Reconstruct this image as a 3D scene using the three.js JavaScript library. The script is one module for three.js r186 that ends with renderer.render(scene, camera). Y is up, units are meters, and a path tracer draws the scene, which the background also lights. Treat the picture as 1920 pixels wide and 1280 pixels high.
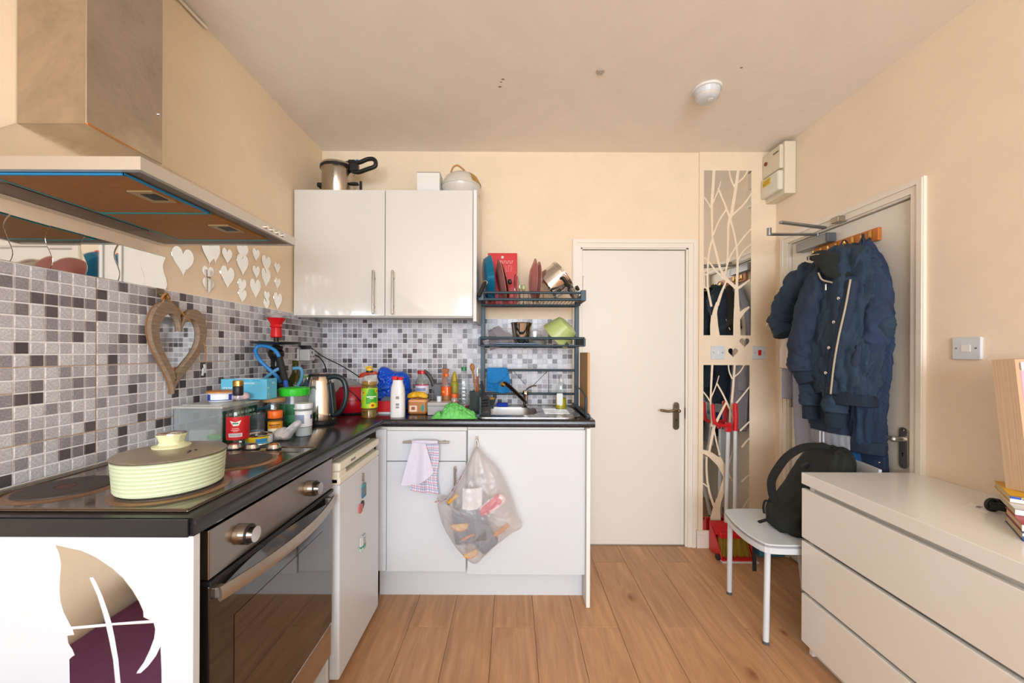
import * as THREE from 'three';
import { RoundedBoxGeometry } from 'three/addons/geometries/RoundedBoxGeometry.js';
import { mergeGeometries, mergeVertices, toCreasedNormals } from 'three/addons/utils/BufferGeometryUtils.js';
import { ImprovedNoise } from 'three/addons/math/ImprovedNoise.js';
import { RectAreaLightUniformsLib } from 'three/addons/lights/RectAreaLightUniformsLib.js';
import { Brush, Evaluator, SUBTRACTION } from 'three-bvh-csg';

// ---------- camera, daylight, exposure ----------
const scene = new THREE.Scene();
const camera = new THREE.PerspectiveCamera(2 * Math.atan(640 / 740) * 180 / Math.PI, 1.5, 0.05, 60);
camera.position.set(0, 1.293, 0);
camera.rotation.z = 0.004;
camera.setViewOffset(1920, 1280, 0, -20, 1920, 1280);   // lens shift: the horizon lies a little below the middle
scene.add(camera);
const renderer = new THREE.WebGLRenderer();
renderer.toneMapping = THREE.LinearToneMapping;
renderer.toneMappingExposure = 1.0;
renderer.shadowMap.enabled = true;
scene.background = new THREE.Color().setRGB(0.84, 0.95, 1.12);   // overcast sky outside the window behind the camera
scene.backgroundIntensity = 4.5;
RectAreaLightUniformsLib.init();
const WIN = { x0: -1.1, x1: 1.45, y0: 0.8, y1: 2.38, z: 3.2 };   // window in the rear wall
const daylight = new THREE.RectAreaLight(new THREE.Color().setRGB(0.88, 0.965, 1.09), 12.4, WIN.x1 - WIN.x0 - 0.12, WIN.y1 - WIN.y0 - 0.12);
daylight.position.set((WIN.x0 + WIN.x1) / 2, (WIN.y0 + WIN.y1) / 2, WIN.z - 0.02);
daylight.lookAt((WIN.x0 + WIN.x1) / 2, (WIN.y0 + WIN.y1) / 2, -5);
scene.add(daylight);

// ---------- helpers ----------
const PI = Math.PI, V3 = (x, y, z) => new THREE.Vector3(x, y, z), V2 = (x, y) => new THREE.Vector2(x, y);
const noise = new ImprovedNoise();
const fbm = (x, y, z, o = 4) => { let s = 0, a = 0.5; for (let i = 0; i < o; i++) { s += a * noise.noise(x, y, z); x *= 2.03; y *= 2.03; z *= 2.03; a *= 0.5; } return s; };
function rng(seed) { let s = seed >>> 0; return () => { s = (s + 0x6d2b79f5) | 0; let t = Math.imul(s ^ (s >>> 15), 1 | s); t = (t + Math.imul(t ^ (t >>> 7), 61 | t)) ^ t; return ((t ^ (t >>> 14)) >>> 0) / 4294967296; }; }
const clamp = (v, a, b) => Math.max(a, Math.min(b, v)), lerp = (a, b, t) => a + (b - a) * t;
const taken = new Map();
function numbered(n) { const k = taken.get(n) || 0; taken.set(n, k + 1); return k ? n + '_' + String(k).padStart(3, '0') : n; }
function clean(g) {
  let r = g.index ? g.toNonIndexed() : g;
  if (!r.attributes.normal) r.computeVertexNormals();
  if (!r.attributes.uv) r.setAttribute('uv', new THREE.BufferAttribute(new Float32Array(r.attributes.position.count * 2), 2));
  for (const k of Object.keys(r.attributes)) if (!['position', 'normal', 'uv'].includes(k)) r.deleteAttribute(k);
  r.morphAttributes = {}; r.clearGroups?.();
  return r;
}
const join = (gs) => { gs = [gs].flat(4).map(clean); return gs.length > 1 ? mergeGeometries(gs) : gs[0]; };
function obj(name, gs, mat, parent = scene) {   // one named mesh
  const m = new THREE.Mesh(join(gs), mat);
  m.name = parent === scene ? numbered(name) : name;
  parent.add(m); return m;
}
function tag(o, label, category, group, kind) {
  if (label) o.userData.label = label;
  if (category) o.userData.category = category;
  if (group) o.userData.group = group;
  if (kind) o.userData.kind = kind;
  return o;
}
function thing(name, label, category, [x, y, z] = [0, 0, 0], turn = 0, group) {
  const o = new THREE.Group(); o.name = numbered(name); o.position.set(x, y, z); o.rotation.y = turn; scene.add(o);
  return tag(o, label, category, group);
}
function struct(name, gs, mat) { return tag(obj(name, gs, mat), null, null, null, 'structure'); }
const place = (g, x = 0, y = 0, z = 0, rx = 0, ry = 0, rz = 0) => { if (rx) g.rotateX(rx); if (ry) g.rotateY(ry); if (rz) g.rotateZ(rz); return g.translate(x, y, z); };
function uvm(g, s = 1, ox = 0, oy = 0) {   // uv in metres by the face's main direction
  g = clean(g); const p = g.attributes.position, n = g.attributes.normal, u = g.attributes.uv;
  for (let i = 0; i < p.count; i++) {
    const ax = Math.abs(n.getX(i)), ay = Math.abs(n.getY(i)), az = Math.abs(n.getZ(i));
    if (ax >= ay && ax >= az) u.setXY(i, p.getZ(i) * s + ox, p.getY(i) * s + oy);
    else if (ay >= az) u.setXY(i, p.getX(i) * s + ox, p.getZ(i) * s + oy);
    else u.setXY(i, p.getX(i) * s + ox, p.getY(i) * s + oy);
  }
  return g;
}
const bx = (w, h, d, x = 0, y = 0, z = 0, r = 0, rx = 0, ry = 0, rz = 0) => place(r && Math.min(w, h, d) > 0.0041 ? new RoundedBoxGeometry(w, h, d, 2, Math.min(r, w / 2.01, h / 2.01, d / 2.01)) : new THREE.BoxGeometry(w, h, d), x, y, z, rx, ry, rz);
const span = (x0, x1, y0, y1, z0, z1, r = 0) => bx(Math.abs(x1 - x0), Math.abs(y1 - y0), Math.abs(z1 - z0), (x0 + x1) / 2, (y0 + y1) / 2, (z0 + z1) / 2, r);
const cyl = (rt, rb, h, x = 0, y = 0, z = 0, seg = 32, rx = 0, ry = 0, rz = 0) => place(new THREE.CylinderGeometry(rt, rb, h, seg), x, y, z, rx, ry, rz);
const sph = (r, x, y, z, sx = 1, sy = 1, sz = 1) => new THREE.SphereGeometry(r, 24, 16).scale(sx, sy, sz).translate(x, y, z);
const lathe = (pts, seg = 40, x = 0, y = 0, z = 0) => toCreasedNormals(new THREE.LatheGeometry(pts.map((p) => V2(p[0], p[1])), seg), 0.6).translate(x, y, z);
const tor = (R, r, x, y, z, rx = 0, ry = 0, rz = 0, arc = PI * 2) => place(new THREE.TorusGeometry(R, r, 10, 40, arc), x, y, z, rx, ry, rz);
const tube = (pts, r, n = 40, rs = 8, closed = false) => new THREE.TubeGeometry(new THREE.CatmullRomCurve3(pts.map((p) => V3(...p)), closed, 'catmullrom', 0.5), n, r, rs, closed);
function rod(a, b, r, seg = 10) { const d = V3(...b).sub(V3(...a)), L = d.length(), g = new THREE.CylinderGeometry(r, r, L, seg); g.applyQuaternion(new THREE.Quaternion().setFromUnitVectors(V3(0, 1, 0), d.normalize())); return g.translate((a[0] + b[0]) / 2, (a[1] + b[1]) / 2, (a[2] + b[2]) / 2); }
function ext(pts, depth, bevel = 0, holes = []) {
  const sh = new THREE.Shape(pts.map((p) => V2(p[0], p[1])));
  for (const h of holes) sh.holes.push(new THREE.Path(h.map((p) => V2(p[0], p[1]))));
  return new THREE.ExtrudeGeometry(sh, { depth, bevelEnabled: bevel > 0, bevelThickness: bevel, bevelSize: bevel, bevelOffset: -bevel, bevelSegments: 2, curveSegments: 16 });
}
const arc = (cx, cy, rx, ry, a0, a1, n = 10) => Array.from({ length: n + 1 }, (_, i) => { const a = a0 + (a1 - a0) * i / n; return [cx + rx * Math.cos(a), cy + ry * Math.sin(a)]; });
function rrect(w, h, r, n = 5) { return [...arc(w / 2 - r, h / 2 - r, r, r, 0, PI / 2, n), ...arc(-w / 2 + r, h / 2 - r, r, r, PI / 2, PI, n), ...arc(-w / 2 + r, -h / 2 + r, r, r, PI, 1.5 * PI, n), ...arc(w / 2 - r, -h / 2 + r, r, r, 1.5 * PI, 2 * PI, n)]; }
const smoothOutline = (pts, n = 96) => new THREE.CatmullRomCurve3(pts.map((p) => V3(p[0], p[1], 0)), true, 'catmullrom', 0.5).getSpacedPoints(n).slice(0, n).map((p) => [p.x, p.y]);
const heartPts = (w, h, n = 48) => Array.from({ length: n }, (_, i) => { const t = i / n * 2 * PI; return [w * 16 * Math.sin(t) ** 3 / 32, h * ((13 * Math.cos(t) - 5 * Math.cos(2 * t) - 2 * Math.cos(3 * t) - Math.cos(4 * t)) / 28.9 + 0.09)]; });
function gridGeo(rows, wrap, uvs) {   // rows of points -> indexed smooth surface
  const h = rows.length, w = rows[0].length, pos = [], uv = [], idx = [];
  rows.forEach((r, j) => r.forEach((p, i) => { pos.push(...p); uv.push(...(uvs ? uvs(i / (w - 1), j / (h - 1), p) : [i / (wrap ? w : w - 1), j / (h - 1)])); }));
  for (let j = 0; j < h - 1; j++) for (let i = 0; i < (wrap ? w : w - 1); i++) { const a = j * w + i, b = j * w + (i + 1) % w, c = a + w, d = b + w; idx.push(a, b, d, a, d, c); }
  const g = new THREE.BufferGeometry();
  g.setAttribute('position', new THREE.Float32BufferAttribute(pos, 3)); g.setAttribute('uv', new THREE.Float32BufferAttribute(uv, 2)); g.setIndex(idx);
  g.computeVertexNormals(); return g;
}
// cloth hung or filled: rings [y, cx, cz, rx, rz, fold amplitude]; folds run down the cloth
function drape(secs, { rows = 50, seg = 72, folds = [[5, 0.5, 0], [9, 0.35, 1.3], [14, 0.2, 2.1]], seed = 0, rough = 0.05, pow = 1, lump = 3 } = {}) {
  const curve = (k) => new THREE.CatmullRomCurve3(secs.map((s, i) => V3(i, s[k] ?? 0.06, 0)), false, 'catmullrom', 0.5);
  const cs = [0, 1, 2, 3, 4, 5].map(curve), out = [];
  for (let j = 0; j <= rows; j++) {
    const t = j / rows, [y, cx, cz, rx, rz, fa] = cs.map((c) => c.getPoint(t).y), row = [];
    for (let i = 0; i < seg; i++) {
      const a = i / seg * 2 * PI; let f = 0;
      for (const [k, w, ph] of folds) f += w * Math.sin(k * a + ph + seed + 1.2 * Math.sin(y * 3 + k));
      const cz_ = fbm(Math.cos(a) * lump * 1.3 + seed, y * lump * 3 + Math.sin(a) * 2, Math.sin(a) * lump * 1.3 - seed, 4); f = fa * f - rough * 1.3 * (Math.abs(cz_) - 0.12) + rough * 0.6 * fbm(Math.cos(a) * lump + seed * 7, y * lump * 4, Math.sin(a) * lump, 4);
      const c = Math.cos(a), s = Math.sin(a), pc = Math.sign(c) * Math.abs(c) ** pow, ps = Math.sign(s) * Math.abs(s) ** pow;
      row.push([cx + rx * pc * (1 + f), y + 0.15 * rough * fbm(a * 2, y * 9, seed, 3), cz + rz * ps * (1 + f)]);
    }
    out.push(row);
  }
  for (const e of [0, out.length - 1]) { const r = out[e], c = r.reduce((m, p) => [m[0] + p[0] / seg, m[1] + p[1] / seg, m[2] + p[2] / seg], [0, 0, 0]); const cap = r.map((p) => p.map((v, k) => lerp(c[k], v, 0.02))); if (e) out.push(cap); else out.unshift(cap); }
  return gridGeo(out, true);
}
// soft inflated outline (bags, packets): outline in xy, star-shaped about c
function pillow(outline, thick, { c, rough = 0.01, seed = 0, rings = 16, freq = 20, flatBack = false, n = 96, edge = 0.5, crease = 0, floor = -9, pleat = null } = {}) {
  const o = smoothOutline(outline, n), cc = c || [o.reduce((s, p) => s + p[0], 0) / n, o.reduce((s, p) => s + p[1], 0) / n], rows = [];
  const ring = (t, side) => o.map((p) => { const x = lerp(cc[0], p[0], t), y = lerp(cc[1], p[1], t), e = (1 - t * t) ** edge; const d = fbm(x * freq + seed, y * freq, seed * 3 + side, 4); const cr = crease ? crease * (0.5 - Math.abs(fbm(x * freq * 1.4 + 3 * d, y * freq * 1.1 + seed, side * 2 + seed, 3)) * 2.4) : 0; const pl = pleat ? pleat[3] * Math.sin(pleat[2] * Math.atan2(x - pleat[0], pleat[1] - y) + 2 * d) * (0.6 + d) * t : 0; return [x + rough * 0.5 * d * (1 - t) * t, Math.max(floor, y), (cr * t + pl) * e + side * (thick * e * (side < 0 && flatBack ? 0.08 : 1)) + rough * d * e]; });
  for (let k = 0; k <= rings; k++) rows.push(ring(Math.max(0.003, k / rings), 1));
  for (let k = rings - 1; k >= 0; k--) rows.push(ring(Math.max(0.003, k / rings), -1));
  return gridGeo(rows, true);
}
function sheet(fn, nu, nv, th) {   // cloth of thickness th from fn(u, v) -> [x, y, z]
  const rows = []; for (let j = 0; j <= nv; j++) rows.push(Array.from({ length: nu + 1 }, (_, i) => fn(i / nu, j / nv)));
  const top = gridGeo(rows, false), nrm = top.attributes.normal, back = rows.map((r, j) => r.map((p, i) => { const k = j * (nu + 1) + i; return [p[0] - nrm.getX(k) * th, p[1] - nrm.getY(k) * th, p[2] - nrm.getZ(k) * th]; }));
  const bot = gridGeo(back, false); const ix = bot.index.array; for (let i = 0; i < ix.length; i += 3) { const t = ix[i]; ix[i] = ix[i + 1]; ix[i + 1] = t; } bot.computeVertexNormals();
  const rim = (a, b) => gridGeo([a, b], false);
  return [top, bot, rim(back[0], rows[0]), rim(rows[nv], back[nv]), rim(rows.map((r) => r[0]), back.map((r) => r[0])), rim(back.map((r) => r[nu]), rows.map((r) => r[nu]))];
}
// ---------- textures and materials ----------
function canvasTex(w, h, draw, wrap = false) {
  const c = document.createElement('canvas'); c.width = w; c.height = h; const g = c.getContext('2d'); draw(g, w, h);
  const t = new THREE.CanvasTexture(c); t.colorSpace = THREE.SRGBColorSpace; if (wrap) t.wrapS = t.wrapT = THREE.RepeatWrapping; return t;
}
function dataTex(w, h, fn, srgb = true, wrap = true) {
  const d = new Uint8Array(w * h * 4); for (let y = 0; y < h; y++) for (let x = 0; x < w; x++) { const c = fn(x / w, y / h, x, y), i = (y * w + x) * 4; d[i] = clamp(c[0], 0, 255); d[i + 1] = clamp(c[1], 0, 255); d[i + 2] = clamp(c[2], 0, 255); d[i + 3] = 255; }
  const t = new THREE.DataTexture(d, w, h); t.magFilter = THREE.LinearFilter; t.minFilter = THREE.LinearFilter; if (srgb) t.colorSpace = THREE.SRGBColorSpace; if (wrap) t.wrapS = t.wrapT = THREE.RepeatWrapping; t.needsUpdate = true; return t;
}
const gray = (v) => [v, v, v];
const tile4 = (x, y, f, s) => { const a = x * 2 * PI, b = y * 2 * PI; return fbm(Math.cos(a) * f + s, Math.sin(a) * f + Math.cos(b) * f, Math.sin(b) * f - s, 5); };   // noise that repeats
const bumpFine = dataTex(256, 256, (x, y) => gray(128 + 190 * tile4(x, y, 6, 3)), false);
const mottle = (r, g, b, amp, s, f = 1.2) => dataTex(256, 256, (x, y) => { const n = 1 + amp * tile4(x, y, f, s) + amp * 0.5 * tile4(x, y, 7, s + 5); return [r * n, g * n, b * n]; });
const M = (color, roughness = 0.5, o = {}) => new THREE.MeshStandardMaterial({ color, roughness, ...o });
const MP = (color, roughness = 0.5, o = {}) => new THREE.MeshPhysicalMaterial({ color, roughness, ...o });
const steelRough = dataTex(256, 256, (x, y, i, j) => { const n = tile4(x, y, 2.2, 9), l = noise.noise(j * 0.9, i * 0.02, 4); return gray(95 + 120 * n + 22 * l); }, false);
const mat = {
  wall: M(0xffffff, 0.85, { map: mottle(241, 221, 192, 0.025, 1), bumpMap: bumpFine, bumpScale: 0.0006 }),
  wallWarm: M(0xffffff, 0.85, { map: mottle(244, 225, 201, 0.025, 2), bumpMap: bumpFine, bumpScale: 0.0006 }),
  ceiling: M(0xffffff, 0.9, { map: mottle(248, 238, 224, 0.025, 4), bumpMap: bumpFine, bumpScale: 0.0006 }),
  paint: M(0xebe5d9, 0.38), paintFrame: M(0xefe6d8, 0.4),
  gloss: MP(0xe2dfd8, 0.16, { clearcoat: 0.6, clearcoatRoughness: 0.06 }), white: M(0xd6dade, 0.28), whiteMatt: M(0xebe9e4, 0.55), carcass: M(0xe4e0d8, 0.5),
  chest: MP(0xf2efe8, 0.24, { clearcoat: 0.4, clearcoatRoughness: 0.08 }), cream: M(0xe8e4d2, 0.4),
  worktop: M(0xffffff, 0.2, { map: mottle(34, 33, 36, 0.4, 7, 3) }),
  steel: M(0xc4beb6, 0.3, { metalness: 1, roughnessMap: steelRough }), steelShiny: M(0xd2cfca, 0.14, { metalness: 1 }), chrome: M(0xe0e0e0, 0.08, { metalness: 1 }), satin: M(0xa89f92, 0.35, { metalness: 1 }),
  steelDirty: M(0xffffff, 0.5, { metalness: 0.85, map: mottle(150, 132, 110, 0.3, 11, 3), roughnessMap: steelRough }),
  darkSteel: M(0x4a4743, 0.4, { metalness: 0.9 }),
  black: M(0x16161a, 0.45), blackSoft: M(0x1b1c1f, 0.7), rackPaint: M(0x33454f, 0.42, { metalness: 0.3 }), grey: M(0x55595c, 0.5),
  mirror: M(0xeef0ee, 0.03, { metalness: 1 }),
  glass: MP(0xf2f7f6, 0.04, { transmission: 1, thickness: 0, ior: 1.6 }), plasticClear: MP(0xeef2f2, 0.22, { transmission: 0.85, thickness: 0 }), plasticBag: MP(0xf6f4f3, 0.34, { transmission: 0.8, thickness: 0, side: THREE.DoubleSide }),
  red: M(0xc8161d, 0.35), redSoft: M(0xb5152a, 0.4), orange: M(0xe8681a, 0.4), yellow: M(0xe8c01c, 0.4), green: M(0x2fc22a, 0.35), blue: M(0x1b5fc0, 0.4), brass: M(0xc9a558, 0.25, { metalness: 1 }),
};
// ---------- room shell ----------
const XL = -1.272, XR = 1.753, ZB = -2.636, ZR = 3.2, CH = 2.63, TH = 0.1;
const D1 = { x0: 0.452, x1: 1.176, h: 1.995 }, D2 = { z0: -2.51, z1: -1.722, h: 1.995 };   // openings of the two doors
const wrapUV = (g) => uvm(g, 0.8);
struct('ceiling', wrapUV(span(XL - 0.2, XR + 0.2, CH, CH + 0.15, ZB - 0.2, ZR + 0.3)), mat.ceiling);
struct('wall_left', wrapUV(span(XL - 0.2, XL, -0.15, CH, ZB - 0.2, ZR + 0.3)), mat.wall);
{ // back wall: a solid layer, and a layer in front of it with the door opening
  const front = ext([[XL, 0], [D1.x0, 0], [D1.x0, D1.h], [D1.x1, D1.h], [D1.x1, 0], [XR, 0], [XR, CH], [XL, CH]], TH).translate(0, 0, ZB - TH);
  const boxing = span(1.243, XR, 0, CH, ZB, ZB + 0.01);
  struct('wall_back', [wrapUV(span(XL, XR, 0, CH, ZB - 0.25, ZB - TH - 0.03)), wrapUV(front), wrapUV(boxing)], mat.wall);
  const side = ext([[ZB, 0], [D2.z0, 0], [D2.z0, D2.h], [D2.z1, D2.h], [D2.z1, 0], [ZR, 0], [ZR, CH], [ZB, CH]], TH).rotateY(-PI / 2).translate(XR + TH, 0, 0);
  struct('wall_right', [wrapUV(span(XR + TH + 0.03, XR + 0.25, 0, CH, ZB, ZR)), wrapUV(side)], mat.wallWarm);
  const W = WIN, rear = ext([[XL, 0], [XR, 0], [XR, CH], [XL, CH]], 0.2, 0, [[[W.x0, W.y0], [W.x0, W.y1], [W.x1, W.y1], [W.x1, W.y0]]]).translate(0, 0, ZR);
  struct('wall_rear', wrapUV(rear), mat.wall);
  const wf = tag(new THREE.Group(), null, null, null, 'structure'); wf.name = 'window_1'; scene.add(wf);
  const fr = []; const zc = ZR + 0.09;
  for (const x of [W.x0 + 0.03, lerp(W.x0, W.x1, 1 / 3), lerp(W.x0, W.x1, 2 / 3), W.x1 - 0.03]) fr.push(bx(0.06, W.y1 - W.y0, 0.06, x, (W.y0 + W.y1) / 2, zc));
  for (const y of [W.y0 + 0.03, W.y1 - 0.4, W.y1 - 0.03]) fr.push(bx(W.x1 - W.x0, 0.06, 0.05, (W.x0 + W.x1) / 2, y, zc));
  obj('window_frame', fr, mat.paint, wf);
  for (let k = 0; k < 3; k++) { const a = lerp(W.x0, W.x1, k / 3), b = lerp(W.x0, W.x1, (k + 1) / 3); obj('pane', bx(b - a - 0.05, W.y1 - W.y0 - 0.06, 0.004, (a + b) / 2, (W.y0 + W.y1) / 2, zc), mat.glass, wf); }
  obj('window_sill', bx(W.x1 - W.x0 + 0.1, 0.03, 0.16, (W.x0 + W.x1) / 2, W.y0 - 0.015, ZR - 0.02, 0.008), mat.paint, wf);
}
// floor of oak-look planks laid towards the back wall
{
  const fl = new THREE.Group(); fl.name = 'floor'; tag(fl, null, null, null, 'structure'); scene.add(fl);
  obj('underfloor', span(XL - 0.2, XR + 0.2, -0.15, -0.011, ZB - 0.2, ZR + 0.3), M(0x3b2818, 0.9), fl);
  const PW = 0.198, PL = 1.2, woods = [];
  for (let v = 0; v < 7; v++) {
    const R = rng(90 + v), knots = Array.from({ length: Math.floor(R() * 2.6) }, () => [0.15 + 0.7 * R(), R(), 0.04 + 0.06 * R()]), tone = 0.93 + 0.13 * R(), sx = R() * 50;
    const map = dataTex(192, 1152, (x, y) => {
      let warp = 0.35 * fbm(x * 1.6 + sx, y * 2.1, v, 3), dark = 0;
      for (const [kx, ky, kr] of knots) { const dx = (x - kx), dy = (y - ky) * 3.4, q = Math.hypot(dx, dy) / kr; warp += 0.9 * Math.exp(-q * 0.55) * (kx > 0.5 ? 1 : -1); dark += 0.75 * Math.exp(-q * q * 1.6) + 0.25 * Math.exp(-q * 0.8); }
      const grain = Math.sin((x * 9 + warp * 9 + sx) * 2.2), fine = noise.noise(x * 90 + sx, y * 14, v), mid = fbm(x * 8 + warp * 2 + sx, y * 4.5 + warp, v + 3, 4), big = fbm(x * 1.2, y * 2 + sx, v, 2);
      const l = tone * (1 + 0.02 * grain + 0.04 * fine + 0.15 * mid + 0.14 * big - 0.32 * dark), wm = 1 + 0.05 * mid - 0.18 * dark;
      return [198 * l, 149 * l * wm, 106 * l * wm * wm];
    }, true, true);
    woods.push(M(0xffffff, 0.42, { map, bumpMap: bumpFine, bumpScale: 0.0002 }));
  }
  const c = 0.0016, gap = 0.0007;
  const plank = (len) => { const w = PW / 2 - gap, l = len / 2 - gap, wi = w - c, li = l - c, y = 0, y1 = -0.0014, y2 = -0.011;
    const P = [[-wi, y, -li], [wi, y, -li], [wi, y, li], [-wi, y, li], [-w, y1, -l], [w, y1, -l], [w, y1, l], [-w, y1, l], [-w, y2, -l], [w, y2, -l], [w, y2, l], [-w, y2, l]];
    const idx = [0, 3, 2, 0, 2, 1]; for (const [a, b] of [[0, 4], [4, 8]]) for (let k = 0; k < 4; k++) { const k2 = (k + 1) % 4; idx.push(a + k, a + k2, b + k2, a + k, b + k2, b + k); }
    const g = new THREE.BufferGeometry(); g.setAttribute('position', new THREE.Float32BufferAttribute(P.flat(), 3)); g.setIndex(idx); const n = g.toNonIndexed(); n.computeVertexNormals();
    const p = n.attributes.position, uv = []; for (let i = 0; i < p.count; i++) uv.push(p.getX(i) / PW + 0.5, p.getZ(i) / PL + 0.5); n.setAttribute('uv', new THREE.Float32BufferAttribute(uv, 2)); return n; };
  const cache = new Map(), R = rng(5);
  for (let k = -7; k <= 9; k++) {
    const xc = 0.111 + (k - 0.5) * PW, odd = ((k % 2) + 2) % 2; let z = -1.857 + (odd ? 0.6 : 0) - PL; z += (odd ? (R() > 0.5 ? 0.02 : -0.03) : 0);
    const joints = [ZB - 0.02]; for (let q = z; q < ZR + 0.2; q += PL) if (q > ZB) joints.push(q); joints.push(ZR + 0.2);
    for (let j = 0; j + 1 < joints.length; j++) { const len = joints[j + 1] - joints[j], key = len.toFixed(3); if (!cache.has(key)) cache.set(key, plank(len)); const m = new THREE.Mesh(cache.get(key), woods[Math.floor(R() * 7)]); m.name = 'plank'; m.position.set(xc, 0, (joints[j] + joints[j + 1]) / 2); if (R() > 0.5) m.rotation.y = PI; fl.add(m); }
  }
}
// ---------- doors ----------
function leverHandle(parent, x, y, z, dir, plateH = 0.185, m = mat.steelShiny) {   // plate facing +z at x, y, z; lever towards dir
  const h = obj('door_handle', [ext(rrect(0.042, plateH, 0.02), 0.006, 0.002).translate(x, y - 0.03, z), cyl(0.012, 0.012, 0.05, x, y + 0.01, z + 0.028, 20, PI / 2), tube([[x, y + 0.01, z + 0.05], [x + dir * 0.03, y + 0.012, z + 0.054], [x + dir * 0.07, y + 0.008, z + 0.052], [x + dir * 0.115, y + 0.014, z + 0.05]], 0.009, 24, 10), sph(0.009, x + dir * 0.115, y + 0.014, z + 0.05), sph(0.013, x, y + 0.01, z + 0.05)], m, parent);
  obj('keyhole', [cyl(0.0045, 0.0045, 0.003, x, y - 0.055, z + 0.0085, 16, PI / 2), bx(0.004, 0.012, 0.003, x, y - 0.063, z + 0.0085)], mat.black, h);
  obj('screw', [cyl(0.004, 0.004, 0.002, x, y + plateH / 2 - 0.043, z + 0.009, 12, PI / 2), cyl(0.004, 0.004, 0.002, x, y - plateH / 2 - 0.017, z + 0.009, 12, PI / 2)], mat.satin, h);
}
function doorSet(n, w0, w1, h, pos, turn, handleSide) {   // local x along the wall, +z into the room, z = 0 the wall face
  const g = new THREE.Group(); g.name = 'door_' + n; tag(g, null, null, null, 'structure'); g.position.set(...pos); g.rotation.y = turn; scene.add(g);
  obj('door_leaf', bx(w1 - w0 - 0.036, h - 0.022, 0.04, (w0 + w1) / 2, (h - 0.022) / 2 + 0.006, -0.034, 0.002), mat.paint, g);
  const lin = [];
  for (const [x, s] of [[w0, 1], [w1, -1]]) lin.push(span(x, x + s * 0.015, 0, h, -0.1, 0.002), span(x + s * 0.015, x + s * 0.028, 0, h - 0.012, -0.1, -0.056));
  lin.push(span(w0, w1, h - 0.012, h, -0.1, 0.002));
  obj('door_lining', lin, mat.paintFrame, g);
  const ar = []; const prof = [[-0.004, 0.03, 0.012], [0.026, 0.048, 0.019], [0.044, 0.052, 0.014]];
  for (const [a, b, t] of prof) { ar.push(span(w0 - b, w0 - a, 0, h + a, 0, t), span(w1 + a, w1 + b, 0, h + a, 0, t), span(w0 - b, w1 + b, h + a, h + b, 0, t)); }
  obj('architrave', ar, mat.paintFrame, g);
  for (const y of [0.25, 1.0, 1.76]) obj('hinge', [cyl(0.006, 0.006, 0.09, (handleSide > 0 ? w0 + 0.017 : w1 - 0.017), y, -0.008, 12), bx(0.012, 0.09, 0.004, (handleSide > 0 ? w0 + 0.024 : w1 - 0.024), y, -0.012)], mat.satin, g);
  leverHandle(g, w1 - (n > 1 ? 0.052 : 0.075), 0.9, -0.014, -handleSide, 0.185, n > 1 ? M(0xd8d4cc, 0.28, { metalness: 0.9 }) : M(0x8a7f6c, 0.3, { metalness: 1 }));
  if (handleSide > 0) obj('latch_plate', bx(0.006, 0.07, 0.012, w1 - 0.012, 0.89, -0.008), mat.satin, g);
  obj('threshold', span(w0, w1, 0.0, 0.006, -0.08, -0.005), mat.satin, g);
  return g;
}
doorSet(1, D1.x0, D1.x1, D1.h, [0, 0, ZB], 0, 1);
doorSet(2, D2.z0, D2.z1, D2.h, [XR, 0, 0], -PI / 2, 1);   // local x = z: the handle stands on the near side
// skirting boards
const skirt = (x0, x1) => [span(x0, x1, 0, 0.09, 0, 0.016, 0.003), span(x0, x1, 0.086, 0.115, 0, 0.011, 0.004)];
tag(obj('baseboard_back', skirt(1.23, XR).map((g) => g.translate(0, 0, ZB + 0.01)), mat.paintFrame), null, null, null, 'structure');
tag(obj('baseboard_right', [...skirt(-1.665, ZR), ...skirt(ZB, -2.565)].map((g) => g.rotateY(-PI / 2).translate(XR, 0, 0)), mat.paintFrame), null, null, null, 'structure');
// ---------- mosaic tiles ----------
const marble = [[216, 215, 220], [204, 202, 208], [222, 222, 225], [190, 187, 192], [162, 158, 163], [140, 134, 138], [106, 99, 101], [88, 82, 86]].map((c, k) => M(0xffffff, 0.28, { map: dataTex(64, 64, (x, y) => { const w = 1.6 * fbm(x * 3 + k * 9, y * 3, k, 4), vein = Math.abs(Math.sin((x * 2.2 + y * 3.1 + w * 3) * 1.7)) ** 0.35, n = 0.86 + 0.12 * vein + 0.22 * fbm(x * 6, y * 6 + k, 5, 4); return [c[0] * n, c[1] * n, c[2] * n]; }) }));
const PITCH = 0.0333;
const tileGeos = (() => { const h = (PITCH - 0.0042) / 2, i = h - 0.0012, t = 0.0032, t0 = 0.0022; return [0, 1, 2, 3].map((q) => { const P = [[-i, -i, t], [i, -i, t], [i, i, t], [-i, i, t], [-h, -h, t0], [h, -h, t0], [h, h, t0], [-h, h, t0], [-h, -h, 0], [h, -h, 0], [h, h, 0], [-h, h, 0]], idx = [0, 1, 2, 0, 2, 3]; for (const [a, b] of [[0, 4], [4, 8]]) for (let k = 0; k < 4; k++) { const k2 = (k + 1) % 4; idx.push(a + k, b + k, b + k2, a + k, b + k2, a + k2); }
  const g = new THREE.BufferGeometry(); g.setAttribute('position', new THREE.Float32BufferAttribute(P.flat(), 3)); g.setIndex(idx); const n = g.toNonIndexed(); n.computeVertexNormals(); const p = n.attributes.position, uv = [], ca = [1, 0, -1, 0][q], sa = [0, 1, 0, -1][q]; for (let k = 0; k < p.count; k++) { const x = p.getX(k) / PITCH, y = p.getY(k) / PITCH; uv.push(x * ca - y * sa + 0.5, x * sa + y * ca + 0.5); } n.setAttribute('uv', new THREE.Float32BufferAttribute(uv, 2)); return n; }); })();
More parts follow.
